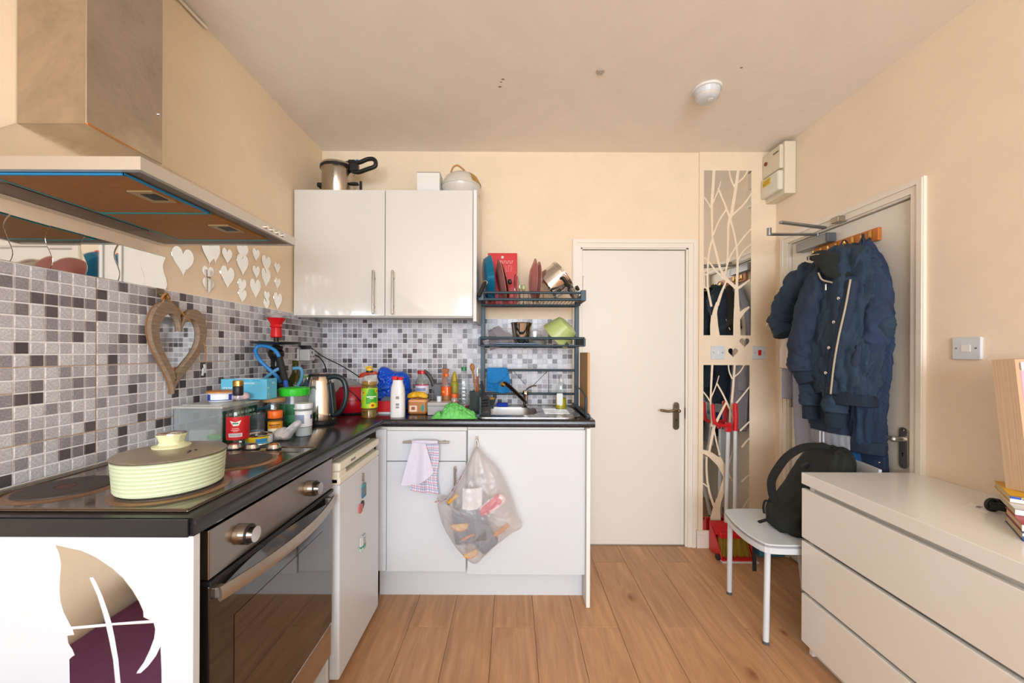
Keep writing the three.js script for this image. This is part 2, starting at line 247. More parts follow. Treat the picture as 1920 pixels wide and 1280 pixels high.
function mosaic(label, pos, turn, len, top, rows, seed, pick, seams) {   // local x along the wall from 0 to len
  const t = thing('tile_backsplash', label, 'tiled wall', pos, turn), R = rng(seed), cols = Math.round(len / PITCH), cells = [], rest = marble.map(() => []);
  obj('grout', span(0, len, top - rows * PITCH - 0.002, top, 0, 0.0058), M(0xfaf9f9, 0.8), t);
  for (let i = 0; i < cols; i++) for (let j = 0; j < rows; j++) { const r = R(), m = r < 0.2 ? 0 : r < 0.36 ? 1 : r < 0.5 ? 2 : r < 0.66 ? 3 : r < 0.79 ? 4 : r < 0.88 ? 5 : r < 0.95 ? 6 : 7; cells.push([i, j, m, Math.floor(R() * 4)]); }
  const single = new Set([...cells].map((c, k) => [pick(c[0], c[1]), k]).sort((a, b) => a[0] - b[0]).slice(0, 300).map((c) => c[1]));
  cells.forEach(([i, j, m, q], k) => { const x = (i + 0.5) * PITCH, y = top - (j + 0.5) * PITCH; if (single.has(k)) { const o = new THREE.Mesh(tileGeos[q], marble[m]); o.name = 'tile'; o.position.set(x, y, 0.0052); t.add(o); } else rest[m].push(tileGeos[q].clone().translate(x, y, 0.0052)); });
  rest.forEach((g, m) => { if (g.length) obj('tile_field', g, marble[m], t).userData.kind = 'stuff'; });
  const stain = M(0xc7a684, 0.9);
  for (const [x0, y0, x1, y1] of seams) obj('stained_grout_line', rod([x0, y0, 0.0056], [x1, y1, 0.0056], 0.0014, 6), stain, t);
}
const TILETOP = 1.515;
mosaic('grey and white mosaic tiles on the left wall behind the hob', [XL + 0.001, 0, -0.80], PI / 2, 1.83, TILETOP, 17, 31, (i) => (i < 3 ? 99 : i), [[0, TILETOP - 8 * PITCH, 0.97, TILETOP - 8 * PITCH], [0, TILETOP - 10 * PITCH, 0.2, TILETOP - 10 * PITCH], [12 * PITCH, TILETOP, 12 * PITCH, TILETOP - 8 * PITCH], [0, TILETOP - 14 * PITCH, 0.7, TILETOP - 14 * PITCH], [12 * PITCH, TILETOP - 8 * PITCH, 12 * PITCH, TILETOP - 16 * PITCH]]);
mosaic('small grey and white mosaic tiles on the back wall behind the sink', [XL + 0.009, 0, ZB], 0, 1.70, TILETOP, 17, 77, (i, j) => j * 100 + (i > 30 ? 150 : i), []);
// ---------- kitchen units ----------
const WT = 0.945, WB = 0.907;   // worktop top and underside
function roundedEdgeStrip(len, r, y0, y1) { // post-formed front: profile in (x outwards, y), along z
  const p = [[-0.01, y0], [-r, y0], ...arc(-r, y0 + r, r, r, -PI / 2, 0, 4), ...arc(-r, y1 - r, r, r, 0, PI / 2, 5), [-0.01, y1]];
  return p;
}
{ // left run of worktop, open at the back of the hob; front edge faces +x
  const prof = (w) => [[-w, WB], [-0.006, WB], ...arc(-0.008, WB + 0.008, 0.008, 0.008, -PI / 2, 0, 4), ...arc(-0.012, WT - 0.012, 0.012, 0.012, 0, PI / 2, 6), [-w, WT]];
  const left = ext(prof(0.605), 1.20).translate(-0.655, 0, -2.022);
  const t1 = thing('worktop', 'black laminate worktop along the left wall carrying the hob', 'worktop');
  obj('slab', uvm(toCreasedNormals(left, 0.5), 2), mat.worktop, t1);
  obj('end_strip', span(-1.262, -0.668, WB + 0.001, WT - 0.001, -0.8175, -0.8215), M(0x232326, 0.35), t1);
  t1.children[1].position.z = 0.0035;
  // back run with a cut-out for the sink bowl
  const g2 = toCreasedNormals(ext(prof(0.605), 1.688), 0.5).rotateY(-PI / 2).translate(0.428, 0, -2.022);   // profile x -> z, length along -x
  const ev = new Evaluator(); ev.useGroups = false; ev.attributes = ['position', 'normal', 'uv'];
  const bowlCut = new Brush(clean(ext(rrect(0.36, 0.34, 0.09), 0.2).rotateX(PI / 2).translate(-0.02, WT + 0.05, -2.31))); bowlCut.updateMatrixWorld();
  const b2 = new Brush(clean(g2)); b2.updateMatrixWorld();
  const cutg = ev.evaluate(b2, bowlCut, SUBTRACTION).geometry;
  const t2 = thing('worktop', 'black laminate worktop along the back wall around the sink', 'worktop');
  obj('slab', uvm(cutg, 2), mat.worktop, t2);
}
// left run: end panel, oven housing, side panel
tag(obj('end_panel', span(-1.265, -0.662, 0, WB, -0.84, -0.822, 0.001), mat.white), 'white end panel of the left units carrying the feather mirror', 'cabinet panel');
{ // feather shaped mirror in three pieces on the end panel
  const t = thing('feather_mirror', 'feather shaped stick-on mirror on the white end panel', 'mirror', [-0.947, 0.889, -0.822]);
  const k = 0.82 / 740, f = (pts) => pts.map(([x, y]) => [(x - 105) * k, -(y - 1026) * k]);
  const L = [[105, 1026], [112, 1042], [116, 1062], [114, 1085], [113, 1110], [115, 1132], [121, 1152], [135, 1179]];
  const stemL = [[200, 1173], [193, 1148], [183, 1118], [171, 1092], [169, 1087]], stemR = [[176, 1086], [182, 1096], [194, 1122], [204, 1150], [211, 1172]];
  const Rr = [[284, 1166], [277, 1163], [271, 1160], [270, 1148], [262, 1130], [250, 1110], [232, 1087], [210, 1068], [180, 1048], [150, 1036]];
  obj('mirror_piece', ext(f([...L, ...stemL, ...stemR, ...Rr]), 0.002, 0.0005), mat.mirror, t);
  obj('mirror_piece', ext(f([[138, 1184], [201, 1178], [207, 1205], [214, 1240], [219, 1290], [222, 1360], [222, 1430], [140, 1430], [134, 1330], [132, 1240], [137, 1235], [142, 1232], [138, 1222], [130, 1210], [128, 1196], [133, 1195], [141, 1194]]), 0.002, 0.0005), mat.mirror, t);
  obj('mirror_piece', ext(f([[212, 1176], [290, 1171], [293, 1183], [291, 1200], [283, 1222], [272, 1245], [260, 1262], [258, 1266], [266, 1265], [280, 1252], [295, 1232], [303, 1215], [305, 1260], [306, 1340], [290, 1430], [232, 1430], [232, 1360], [229, 1290], [224, 1240], [217, 1200]]), 0.002, 0.0005), mat.mirror, t);
}
{ // built-under oven, front faces +x; local x runs towards the back wall
  const t = thing('oven', 'stainless built-under electric oven with dark glass door', 'oven', [-0.68, 0, -1.168], PI / 2);
  obj('housing', [span(-0.3, 0.3, 0.155, 0.9, -0.55, -0.02)], mat.darkSteel, t);
  const fas = obj('control_panel', bx(0.598, 0.112, 0.022, 0, 0.842, 0.003, 0.003), M(0x8d857c, 0.2, { metalness: 1 }), t);
  for (const x of [-0.185, 0.145]) { const kn = obj('knob', [cyl(0.024, 0.025, 0.016, x, 0.838, 0.022, 32, PI / 2), cyl(0.019, 0.021, 0.018, x, 0.838, 0.036, 32, PI / 2)], mat.steelShiny, t); obj('knob_ring', tor(0.0225, 0.0025, x, 0.838, 0.029), mat.black, kn); }
  const door = obj('oven_door', bx(0.598, 0.485, 0.024, 0, 0.531, 0.003, 0.004), MP(0x0d0908, 0.06, { clearcoat: 1, clearcoatRoughness: 0.03 }), t);
  obj('door_window', bx(0.44, 0.32, 0.002, 0, 0.5, 0.0152, 0.001), MP(0x2a1a10, 0.05, { clearcoat: 1, clearcoatRoughness: 0.02 }), door);
  obj('door_top_trim', bx(0.598, 0.012, 0.03, 0, 0.778, 0.004, 0.003), mat.black, door);
  const bar = sheet((u, v) => { const x = lerp(-0.283, 0.283, u), bow = 0.036 * (1 - (2 * u - 1) ** 2); return [x, 0.762 - 0.027 * v - 0.012 * 0, 0.022 + bow + 0.004 * Math.sin(v * PI)]; }, 40, 4, 0.008);
  obj('handle', [bar, bx(0.02, 0.024, 0.026, -0.272, 0.749, 0.014, 0.003), bx(0.02, 0.024, 0.026, 0.272, 0.749, 0.014, 0.003)], M(0xb4aca0, 0.42, { metalness: 0.9 }), t);
  obj('lower_panel', bx(0.598, 0.115, 0.02, 0, 0.225, 0.002, 0.003), mat.steel, t);
  tag(obj('plinth', span(-1.2, -0.73, 0, 0.15, -1.47, -0.845), mat.white), 'white plinth under the oven', 'plinth');
}
tag(obj('cabinet_panel', span(-1.265, -0.69, 0, WB, -1.493, -1.474), mat.white), 'white upright panel between the oven and the small fridge', 'cabinet panel');
{ // small undercounter fridge
  const t = thing('fridge', 'white undercounter fridge with cream top trim beside the oven', 'fridge', [-0.655, 0, -1.727], PI / 2);
  obj('body', span(-0.222, 0.222, 0.02, 0.868, -0.54, -0.045, 0.004), mat.white, t);
  const d = obj('door', bx(0.446, 0.745, 0.042, 0, 0.41, -0.021, 0.008), mat.white, t);
  const cr = mat.cream;
  obj('door_top_trim', [bx(0.446, 0.03, 0.044, 0, 0.797, -0.021, 0.008), bx(0.446, 0.016, 0.012, 0, 0.822, -0.036, 0.003), bx(0.07, 0.05, 0.04, -0.188, 0.808, -0.022, 0.008)], cr, d);
  obj('top_trim', bx(0.446, 0.034, 0.044, 0, 0.85, -0.021, 0.008), cr, t);
  obj('handle_recess', bx(0.37, 0.022, 0.02, 0.035, 0.823, -0.034), M(0x9aa08f, 0.5), d);
  obj('name_badge', [0, 1, 2, 3].map((i) => bx(0.008, 0.009, 0.001, -0.115 + i * 0.012, 0.85, 0.0015)), M(0x6b6b70, 0.4), t);
  obj('foot', [cyl(0.015, 0.018, 0.02, -0.19, 0.01, -0.1), cyl(0.015, 0.018, 0.02, 0.19, 0.01, -0.1)], mat.black, t);
}
{ // magnets on the fridge door
  const at = (d, y) => [-0.6548, y, -d];
  const m1 = thing('fridge_magnet', 'teal picture magnet hanging from a grey clip on the fridge door', 'magnet', at(1.735, 0.69), PI / 2);
  obj('clip', [ext(rrect(0.014, 0.034, 0.006), 0.005, 0.001).translate(0, 0.052, 0), tor(0.007, 0.0015, 0.004, 0.03, 0.003)], mat.satin, m1);
  obj('picture', bx(0.042, 0.058, 0.006, 0.01, -0.01, 0.003, 0.001), M(0xffffff, 0.4, { map: canvasTex(64, 96, (g) => { g.fillStyle = '#1f7fa0'; g.fillRect(0, 0, 64, 96); g.fillStyle = '#3fb0a8'; g.fillRect(0, 0, 64, 10); g.fillStyle = '#7a6a60'; g.fillRect(14, 22, 34, 50); g.fillStyle = '#2a5a9c'; g.fillRect(8, 76, 48, 14); }) }), m1);
  const m2 = thing('fridge_magnet', 'round pink and black magnet below the teal picture magnet', 'magnet', at(1.715, 0.615), PI / 2);
  obj('disc', cyl(0.02, 0.02, 0.006, -0.008, 0, 0.003, 28, PI / 2), M(0xc86a6c, 0.5), m2); obj('dark_disc', cyl(0.017, 0.017, 0.004, 0.016, 0.008, 0.002, 28, PI / 2), mat.black, m2);
  const m3 = thing('fridge_magnet', 'green and white souvenir magnet low on the fridge door', 'magnet', at(1.735, 0.455), PI / 2);
  obj('plaque', bx(0.05, 0.062, 0.007, 0, 0, 0.0035, 0.001), M(0xffffff, 0.4, { map: canvasTex(64, 80, (g) => { g.fillStyle = '#c9ccd2'; g.fillRect(0, 0, 64, 80); g.fillStyle = '#f4f6f6'; g.fillRect(6, 6, 16, 70); g.fillStyle = '#7d7f8a'; g.fillRect(28, 8, 8, 42); g.fillRect(46, 14, 8, 38); g.fillStyle = '#2d8a4a'; g.fillRect(0, 52, 64, 10); g.fillStyle = '#4fb3b0'; g.fillRect(22, 62, 40, 16); }) }), m3);
}
// back run of base units, fronts face +z at z = -2.03
const ZF = -2.03;
{
  const t = thing('base_cabinet', 'white base unit with one drawer above a door in the back run', 'cabinet');
  obj('carcass', [span(-0.70, -0.232, 0.16, WB - 0.001, -2.6, ZF - 0.022)], mat.carcass, t);
  obj('corner_post', span(-0.70, -0.645, 0.163, 0.893, ZF - 0.024, ZF - 0.004, 0.001), mat.white, t);
  const dr = obj('drawer_front', bx(0.408, 0.154, 0.019, -0.438, 0.809, ZF - 0.0095, 0.002), mat.white, t);
  const barH = (x, y, horizontal, L) => horizontal ? [bx(L, 0.011, 0.011, x, y, ZF + 0.03, 0.003), bx(0.01, 0.01, 0.03, x - L * 0.38, y, ZF + 0.014), bx(0.01, 0.01, 0.03, x + L * 0.38, y, ZF + 0.014)] : [bx(0.011, L, 0.011, x, y, ZF + 0.03, 0.003), bx(0.01, 0.01, 0.03, x, y - L * 0.38, ZF + 0.014), bx(0.01, 0.01, 0.03, x, y + L * 0.38, ZF + 0.014)];
  obj('handle', barH(-0.434, 0.835, true, 0.235), mat.satin, dr);
  const dd = obj('door', bx(0.408, 0.565, 0.019, -0.438, 0.445, ZF - 0.0095, 0.002), mat.white, t);
  obj('handle', barH(-0.287, 0.6, false, 0.225), mat.satin, dd);
  const t2 = thing('base_cabinet', 'white single-door sink unit in the back run', 'cabinet');
  obj('carcass', [span(-0.229, 0.378, 0.16, 0.72, -2.6, ZF - 0.022), span(-0.229, -0.21, 0.72, WB - 0.001, -2.6, ZF - 0.022), span(0.36, 0.378, 0.72, WB - 0.001, -2.6, ZF - 0.022), span(-0.21, 0.36, 0.84, WB - 0.001, ZF - 0.04, ZF - 0.022)], mat.carcass, t2);
  obj('door', bx(0.606, 0.745, 0.019, 0.077, 0.521, ZF - 0.0095, 0.002), mat.white, t2);
  tag(obj('end_panel', span(0.381, 0.4, 0, WB, -2.62, -2.0, 0.001), mat.whiteMatt), 'white end panel closing the back units beside the door', 'cabinet panel');
  tag(obj('plinth', [span(-0.70, 0.379, 0, 0.152, -2.12, -2.103)], mat.white), 'white plinth under the back base units', 'plinth');
}
{ // bag hook on the sink unit door
  const h = thing('adhesive_hook', 'small grey adhesive hook on the sink unit door', 'hook', [-0.178, 0.84, ZF]);
  obj('pad', bx(0.016, 0.035, 0.004, 0, 0.004, 0.002, 0.002), mat.satin, h); obj('hook_arm', tube([[0, 0, 0.004], [0, -0.014, 0.01], [0, -0.018, 0.02], [0, -0.006, 0.026]], 0.0035, 16), mat.satin, h);
}
{ // wall cabinet
  const t = thing('wall_cabinet', 'glossy white two-door wall cabinet above the worktop', 'cabinet'), F = -2.28, B = 1.499, T = 2.227;
  obj('carcass', [span(-1.265, -0.226, B + 0.006, T - 0.004, ZB + 0.002, F - 0.022)], mat.carcass, t);
  for (const [a, b, hx] of [[-1.262, -0.738, -0.794], [-0.734, -0.23, -0.684]]) {
    const d = obj('door', bx(b - a, T - B, 0.02, (a + b) / 2, (T + B) / 2, F - 0.01, 0.002), mat.gloss, t);
    obj('handle', [bx(0.012, 0.25, 0.012, hx, 1.632, F + 0.03, 0.004), bx(0.008, 0.01, 0.032, hx, 1.715, F + 0.014), bx(0.008, 0.01, 0.032, hx, 1.55, F + 0.014)], mat.satin, d);
  }
  obj('side_panel', span(-0.225, -0.206, B - 0.03, T, ZB + 0.002, F + 0.006, 0.001), mat.whiteMatt, t);
  obj('light_rail', [span(-1.26, -0.23, B - 0.006, B + 0.004, F - 0.06, F - 0.03)], mat.carcass, t);
}
// ---------- cooker hood ----------
{
  const t = thing('cooker_hood', 'stainless steel chimney cooker hood over the hob', 'cooker hood');
  const x0 = XL + 0.002, x1 = -0.78, z0 = -1.418, z1 = -0.827, yb = 1.672, yt = 1.70, dx = -1.092, dz0 = -1.23, dz1 = -1.01, yd = 1.873;
  obj('chimney', [uvm(span(x0, dx, yd, 2.628, dz0, dz1, 0.002), 1.6)], mat.steelDirty, t).material = M(0xffffff, 0.3, { metalness: 1, map: mottle(190, 180, 166, 0.1, 13, 1.1), roughness: 0.26 });
  const P = [[x0, yt, z1], [x1, yt, z1], [x1, yt, z0], [x0, yt, z0], [x0, yd, dz1], [dx, yd, dz1], [dx, yd, dz0], [x0, yd, dz0]], q = (a, b, c, d) => [a, b, c, a, c, d];
  const g = new THREE.BufferGeometry(); g.setAttribute('position', new THREE.Float32BufferAttribute(P.flat(), 3)); g.setIndex([...q(0, 1, 5, 4), ...q(1, 2, 6, 5), ...q(2, 3, 7, 6), ...q(4, 5, 6, 7), ...q(3, 2, 1, 0)]); const gn = g.toNonIndexed(); gn.computeVertexNormals();
  obj('canopy', uvm(gn, 2), mat.steel, t);
  const rim = obj('rim', [span(x0, x1 - 0.012, yb, yt, z1 - 0.012, z1), span(x0, x1 - 0.012, yb, yt, z0, z0 + 0.012), span(x1 - 0.012, x1, yb, yt, z0, z1), span(x0, x0 + 0.03, yb, yt, z0 + 0.012, z1 - 0.012)], M(0xd8d6d2, 0.42, { metalness: 1 }), t);
  obj('underside', [span(x0 + 0.001, x1 - 0.004, yb + 0.002, yb + 0.012, z0 + 0.004, z1 - 0.004)], M(0x857a6a, 0.45, { metalness: 0.5 }), t);
  const greasy = M(0xffffff, 0.5, { map: mottle(158, 104, 26, 0.14, 21, 3) }), teal = M(0x1f8f9a, 0.4), blueF = M(0x1c84b8, 0.4), fx0 = -1.125, fx1 = -0.832;
  for (const [a, b] of [[-1.076, -0.848], [-1.336, -1.084]]) {
    const f = obj('grease_filter', span(fx0, fx1, yb - 0.003, yb + 0.004, a, b, 0.001), greasy, t); f.material = greasy;
    obj('filter_handle', [span(fx1 - 0.075, fx1 - 0.015, yb - 0.006, yb - 0.002, (a + b) / 2 - 0.035, (a + b) / 2 + 0.035, 0.001)], M(0xa8946a, 0.4), f);
    obj('filter_catch', span(fx1 - 0.055, fx1 - 0.02, yb - 0.0072, yb - 0.005, (a + b) / 2 - 0.015, (a + b) / 2 + 0.022), mat.black, f);
  }
  obj('protective_film', [span(fx0, fx1 + 0.003, yb - 0.0045, yb, -0.848, -0.842), span(fx1, fx1 + 0.004, yb - 0.0045, yb, -1.08, -0.842)], blueF, t);
  obj('film_strip', [span(fx0, fx1 + 0.004, yb - 0.0045, yb, -1.084, -1.076), span(fx0, fx1, yb - 0.0045, yb, -1.342, -1.336), span(fx0 - 0.006, fx0, yb - 0.004, yb, -1.34, -0.845)], teal, t);
  obj('lamp_strip', span(-1.225, -1.15, yb - 0.001, yb + 0.004, -1.25, -0.9, 0.001), M(0x6b5848, 0.4, { metalness: 0.4 }), t);
  for (let k = 0; k < 4; k++) obj('button', cyl(0.006, 0.006, 0.006, x1 + 0.002, (yb + yt) / 2, -1.25 - k * 0.03, 16, 0, 0, PI / 2), mat.chrome, t);
  obj('seal_strip', rod([dx + 0.004, yd - 0.001, dz1 + 0.002], [dx + 0.004, yd - 0.004, dz1 - 0.13], 0.0035), mat.orange, t).material = M(0xb8702a, 0.6);
  obj('screw', sph(0.004, dx + 0.001, 2.02, -1.215), mat.chrome, t);
}
// ---------- ceramic-look hob with four solid plates ----------
{
  const t = thing('electric_hob', 'stainless electric hob with four sealed hotplates', 'hob', [0, WT, 0]);
  const x0 = -1.215, x1 = -0.695, z0 = -1.412, z1 = -0.848;
  obj('steel_top', [span(x0, x1, 0, 0.006, z0, z1, 0.003), span(x0, x1, 0.004, 0.009, z1 - 0.006, z1, 0.002), span(x0, x1, 0.004, 0.009, z0, z0 + 0.006, 0.002), span(x1 - 0.006, x1, 0.004, 0.009, z0, z1, 0.002), span(x0, x0 + 0.006, 0.004, 0.009, z0, z1, 0.002), span(x0 + 0.02, x1 - 0.03, 0.0055, 0.0075, -1.345, -1.338, 0.001)], M(0xffffff, 0.35, { metalness: 0.9, map: mottle(134, 122, 108, 0.25, 17, 3), roughnessMap: steelRough }), t);
  const rings = M(0xffffff, 0.35, { metalness: 0.8, map: mottle(165, 130, 100, 0.3, 19, 2) }), iron = M(0xffffff, 0.55, { metalness: 0.3, map: mottle(74, 66, 62, 0.3, 23, 3) });
  for (const [x, z, r] of [[-1.1, -0.975, 0.09], [-0.845, -0.985, 0.105], [-0.845, -1.225, 0.09], [-1.1, -1.225, 0.075]]) {
    const p = obj('hotplate', lathe([[0.001, 0.012], [r * 0.22, 0.012], [r * 0.24, 0.0135], [r * 0.5, 0.0135], [r * 0.9, 0.0135], [r * 0.97, 0.012], [r, 0.007]], 48, x, 0, z), iron, t);
    obj('spill_ring', lathe([[r - 0.002, 0.009], [r + 0.006, 0.0095], [r + 0.013, 0.007], [r + 0.016, 0.005]], 48, x, 0, z), rings, p);
    obj('centre_mark', cyl(r * 0.2, r * 0.2, 0.001, x, 0.0128, z), M(0x5b3a34, 0.6), p);
  }
  for (const x of [-1.03, -0.968, -0.905, -0.83]) { const k = obj('knob', lathe([[0.0225, 0.005], [0.0215, 0.013], [0.0195, 0.0135], [0.018, 0.021], [0.0165, 0.024], [0.001, 0.0245]], 32, x, 0, -1.378), mat.steelShiny, t); obj('knob_skirt', lathe([[0.024, 0.005], [0.0235, 0.0105], [0.021, 0.0115]], 32, x, 0, -1.378), mat.black, k); }
}
{ // collapsible pan standing on the front hotplate
  const t = thing('collapsible_pan', 'pale green ribbed pan with a knobbed lid on the hob', 'pan', [-0.848, WT + 0.0137, -0.985]);
  const pg = M(0xd2dcbc, 0.4), body = [[0.001, 0.0], [0.098, 0.0], [0.104, 0.004]]; for (let k = 0; k < 8; k++) { const y = 0.006 + k * 0.009, r = 0.1045 + k * 0.0006; body.push([r - 0.0025, y], [r + 0.002, y + 0.0022], [r + 0.0022, y + 0.0065], [r - 0.0022, y + 0.0088]); } body.push([0.111, 0.08], [0.108, 0.082], [0.1, 0.08]);
  obj('ribbed_body', lathe(body, 72), pg, t);
  const lid = obj('lid', lathe([[0.112, 0.08], [0.1125, 0.083], [0.108, 0.086], [0.07, 0.093], [0.035, 0.0965], [0.001, 0.097]], 64), M(0x9a917f, 0.35, { metalness: 0.5 }), t);
  obj('knob', lathe([[0.038, 0.095], [0.039, 0.0995], [0.027, 0.103], [0.0245, 0.108], [0.0275, 0.118], [0.031, 0.126], [0.03, 0.128]], 48), M(0xd8dab0, 0.4), lid);
  obj('knob_cap', lathe([[0.0295, 0.1275], [0.0285, 0.131], [0.02, 0.1325], [0.001, 0.133]], 40), mat.steelShiny, lid);
  obj('rim_band', tor(0.1115, 0.0018, 0, 0.0805, 0, PI / 2), M(0x5d5546, 0.5), lid);
  obj('steam_hole', [[0.07, 0.03], [0.076, 0.02], [0.074, 0.04]].map(([x, z]) => sph(0.003, x, 0.0928, z, 1, 0.4, 1)), mat.black, lid);
}
// ---------- things on the walls and the ceiling ----------
const onLeft = (d, y, off = 0) => [XL + off, y, -d], onRight = (d, y, off = 0) => [XR - off, y, -d];
{ // wavy mirror strips above the tiles, under the hood
  const edges = [0.80, 0.905, 0.993, 1.08, 1.169, 1.267, 1.352, 1.444];
  const words = ['nearest the camera', 'second from the near end', 'third from the near end', 'fourth from the near end', 'in front of the pair at the hearts', 'second from the heart stickers', 'next to the large heart sticker'];
  for (let k = 0; k + 1 < edges.length; k++) {
    const w = edges[k + 1] - edges[k] - 0.0012, h = 0.118, wave = (x0, up) => Array.from({ length: 13 }, (_, i) => { const t = up ? i / 12 : 1 - i / 12; return [x0 + 0.009 * Math.sin(t * 2 * PI + 0.4), t * h]; });
    tag(obj('wavy_mirror', ext([...wave(w, true), ...wave(0, false)], 0.0016, 0.0005).rotateY(PI / 2).rotateX(0.012 * Math.sin(k * 2.1)).rotateY(0.02 * Math.sin(k * 3.3)).translate(XL + 0.002, TILETOP + 0.002, -edges[k]), mat.mirror), 'wavy mirror strip above the left tiles, ' + words[k], 'mirror', 'wavy mirror strips');
  }
}
{ // heart shaped mirror stickers on the left wall: [distance, height, width, tall, note]
  const H = [[1.522, 1.647, 0.098, 0.1, 'largest, beside the wavy strips'], [1.655, 1.715, 0.085, 0.09, 'partly behind the hood, second from the strips'], [1.688, 1.72, 0.05, 0.08, 'overlapping the one half hidden by the hood'], [1.756, 1.725, 0.06, 0.064, 'small, just right of the half hidden pair'], [1.648, 1.625, 0.062, 0.058, 'upper of the left touching pair'], [1.648, 1.575, 0.062, 0.062, 'lower of the left touching pair'], [1.733, 1.638, 0.04, 0.05, 'small and tucked behind a larger one'], [1.758, 1.63, 0.082, 0.092, 'mid-sized, above the wooden heart frame rope'], [1.858, 1.77, 0.075, 0.082, 'upper of the middle tall pair'], [1.857, 1.706, 0.076, 0.093, 'lower of the middle tall pair'], [1.855, 1.61, 0.057, 0.062, 'upper of the small pair near the tiles'], [1.855, 1.562, 0.057, 0.06, 'lower of the small pair near the tiles'], [1.955, 1.78, 0.052, 0.058, 'small, under the hood end'], [1.955, 1.694, 0.053, 0.06, 'small, right of the middle tall pair'], [1.952, 1.61, 0.078, 0.092, 'low one right of the small pair'], [2.035, 1.752, 0.07, 0.083, 'upper of the right tall pair'], [2.035, 1.68, 0.071, 0.094, 'lower of the right tall pair'], [2.04, 1.585, 0.046, 0.053, 'upper of the tiny pair above the water pipe'], [2.04, 1.545, 0.049, 0.058, 'lower of the tiny pair above the water pipe'], [2.13, 1.75, 0.048, 0.058, 'small, highest near the wall cabinet'], [2.135, 1.668, 0.048, 0.06, 'small, midway near the wall cabinet'], [2.135, 1.572, 0.074, 0.09, 'lowest, beside the wall cabinet']];
  H.forEach(([d, y, w, h, note], k) => tag(obj('heart_sticker', ext(heartPts(w * 1.06, h * 1.1, 36), 0.0012, 0.0004).rotateZ(0.05 * Math.sin(k * 5)).rotateY(PI / 2).translate(XL + 0.0008 + 0.0014 * (k % 2), y - 0.012, -d), mat.mirror), 'mirrored heart sticker, ' + note, 'heart sticker', 'mirrored heart stickers on the left wall'));
}
{ // wooden heart framed mirror on a rope
  const t = thing('heart_mirror', 'heart shaped mirror with a rough wooden frame hung on the tiles', 'mirror', onLeft(1.462, 1.298, 0.02), PI / 2);
  const inner = new THREE.Group(), w = 0.25, h = 0.33; 
  const woodMap = dataTex(128, 128, (x, y) => { const n = 1 + 0.25 * fbm(x * 3, y * 26, 2, 4) + 0.12 * fbm(x * 12, y * 12, 4, 3); return [142 * n, 121 * n, 100 * n]; });
  const outer = heartPts(w, h, 72), hole = heartPts(w * 0.74, h * 0.75, 72).map(([x, y]) => [x, y + 0.003]);
  const rot = (g) => g.rotateZ(-0.13);
  obj('frame', rot(uvm(ext(outer, 0.016, 0.003, [hole]), 5)), M(0xffffff, 0.75, { map: woodMap }), t);
  obj('frame_edge', rot(ext(outer.map(([x, y]) => [x * 1.004, y * 1.004]), 0.006, 0, [outer.map(([x, y]) => [x * 0.97, y * 0.97])])), M(0x8f5f34, 0.8), t);
  obj('mirror_glass', rot(ext(heartPts(w * 0.77, h * 0.78, 60).map(([x, y]) => [x, y + 0.003]), 0.003).translate(0, 0, 0.005)), mat.mirror, t);
  const rope = M(0xa8753f, 0.9), hook = [-0.055, 0.188];
  const rp = obj('rope', [tube([[-0.075, 0.142, 0.016], [-0.06, 0.172, 0.014], [hook[0], hook[1], 0.012], [-0.02, 0.165, 0.014], [0.052, 0.108, 0.018]], 0.0032, 30, 6), tor(0.012, 0.004, hook[0], hook[1], 0.014, 0.5, 0.3), tor(0.01, 0.004, hook[0] + 0.012, hook[1] + 0.004, 0.014, -0.4, 0.6), tube([[0.115, 0.03, 0.02], [0.12, -0.01, 0.024], [0.118, -0.05, 0.026]], 0.0022, 12, 6)], rope, t);
  obj('ribbon_end', [bx(0.008, 0.035, 0.004, 0.113, -0.075, 0.027, 0.002, 0, 0, 0.15), bx(0.007, 0.03, 0.004, 0.102, -0.088, 0.028, 0.002, 0, 0, -0.2)], mat.white, rp);
  obj('hook', [bx(0.03, 0.03, 0.004, hook[0], hook[1] + 0.014, -0.004, 0.002), cyl(0.004, 0.004, 0.03, hook[0], hook[1] + 0.006, 0.008, 12, PI / 2)], M(0x7a6a50, 0.5), t);
}
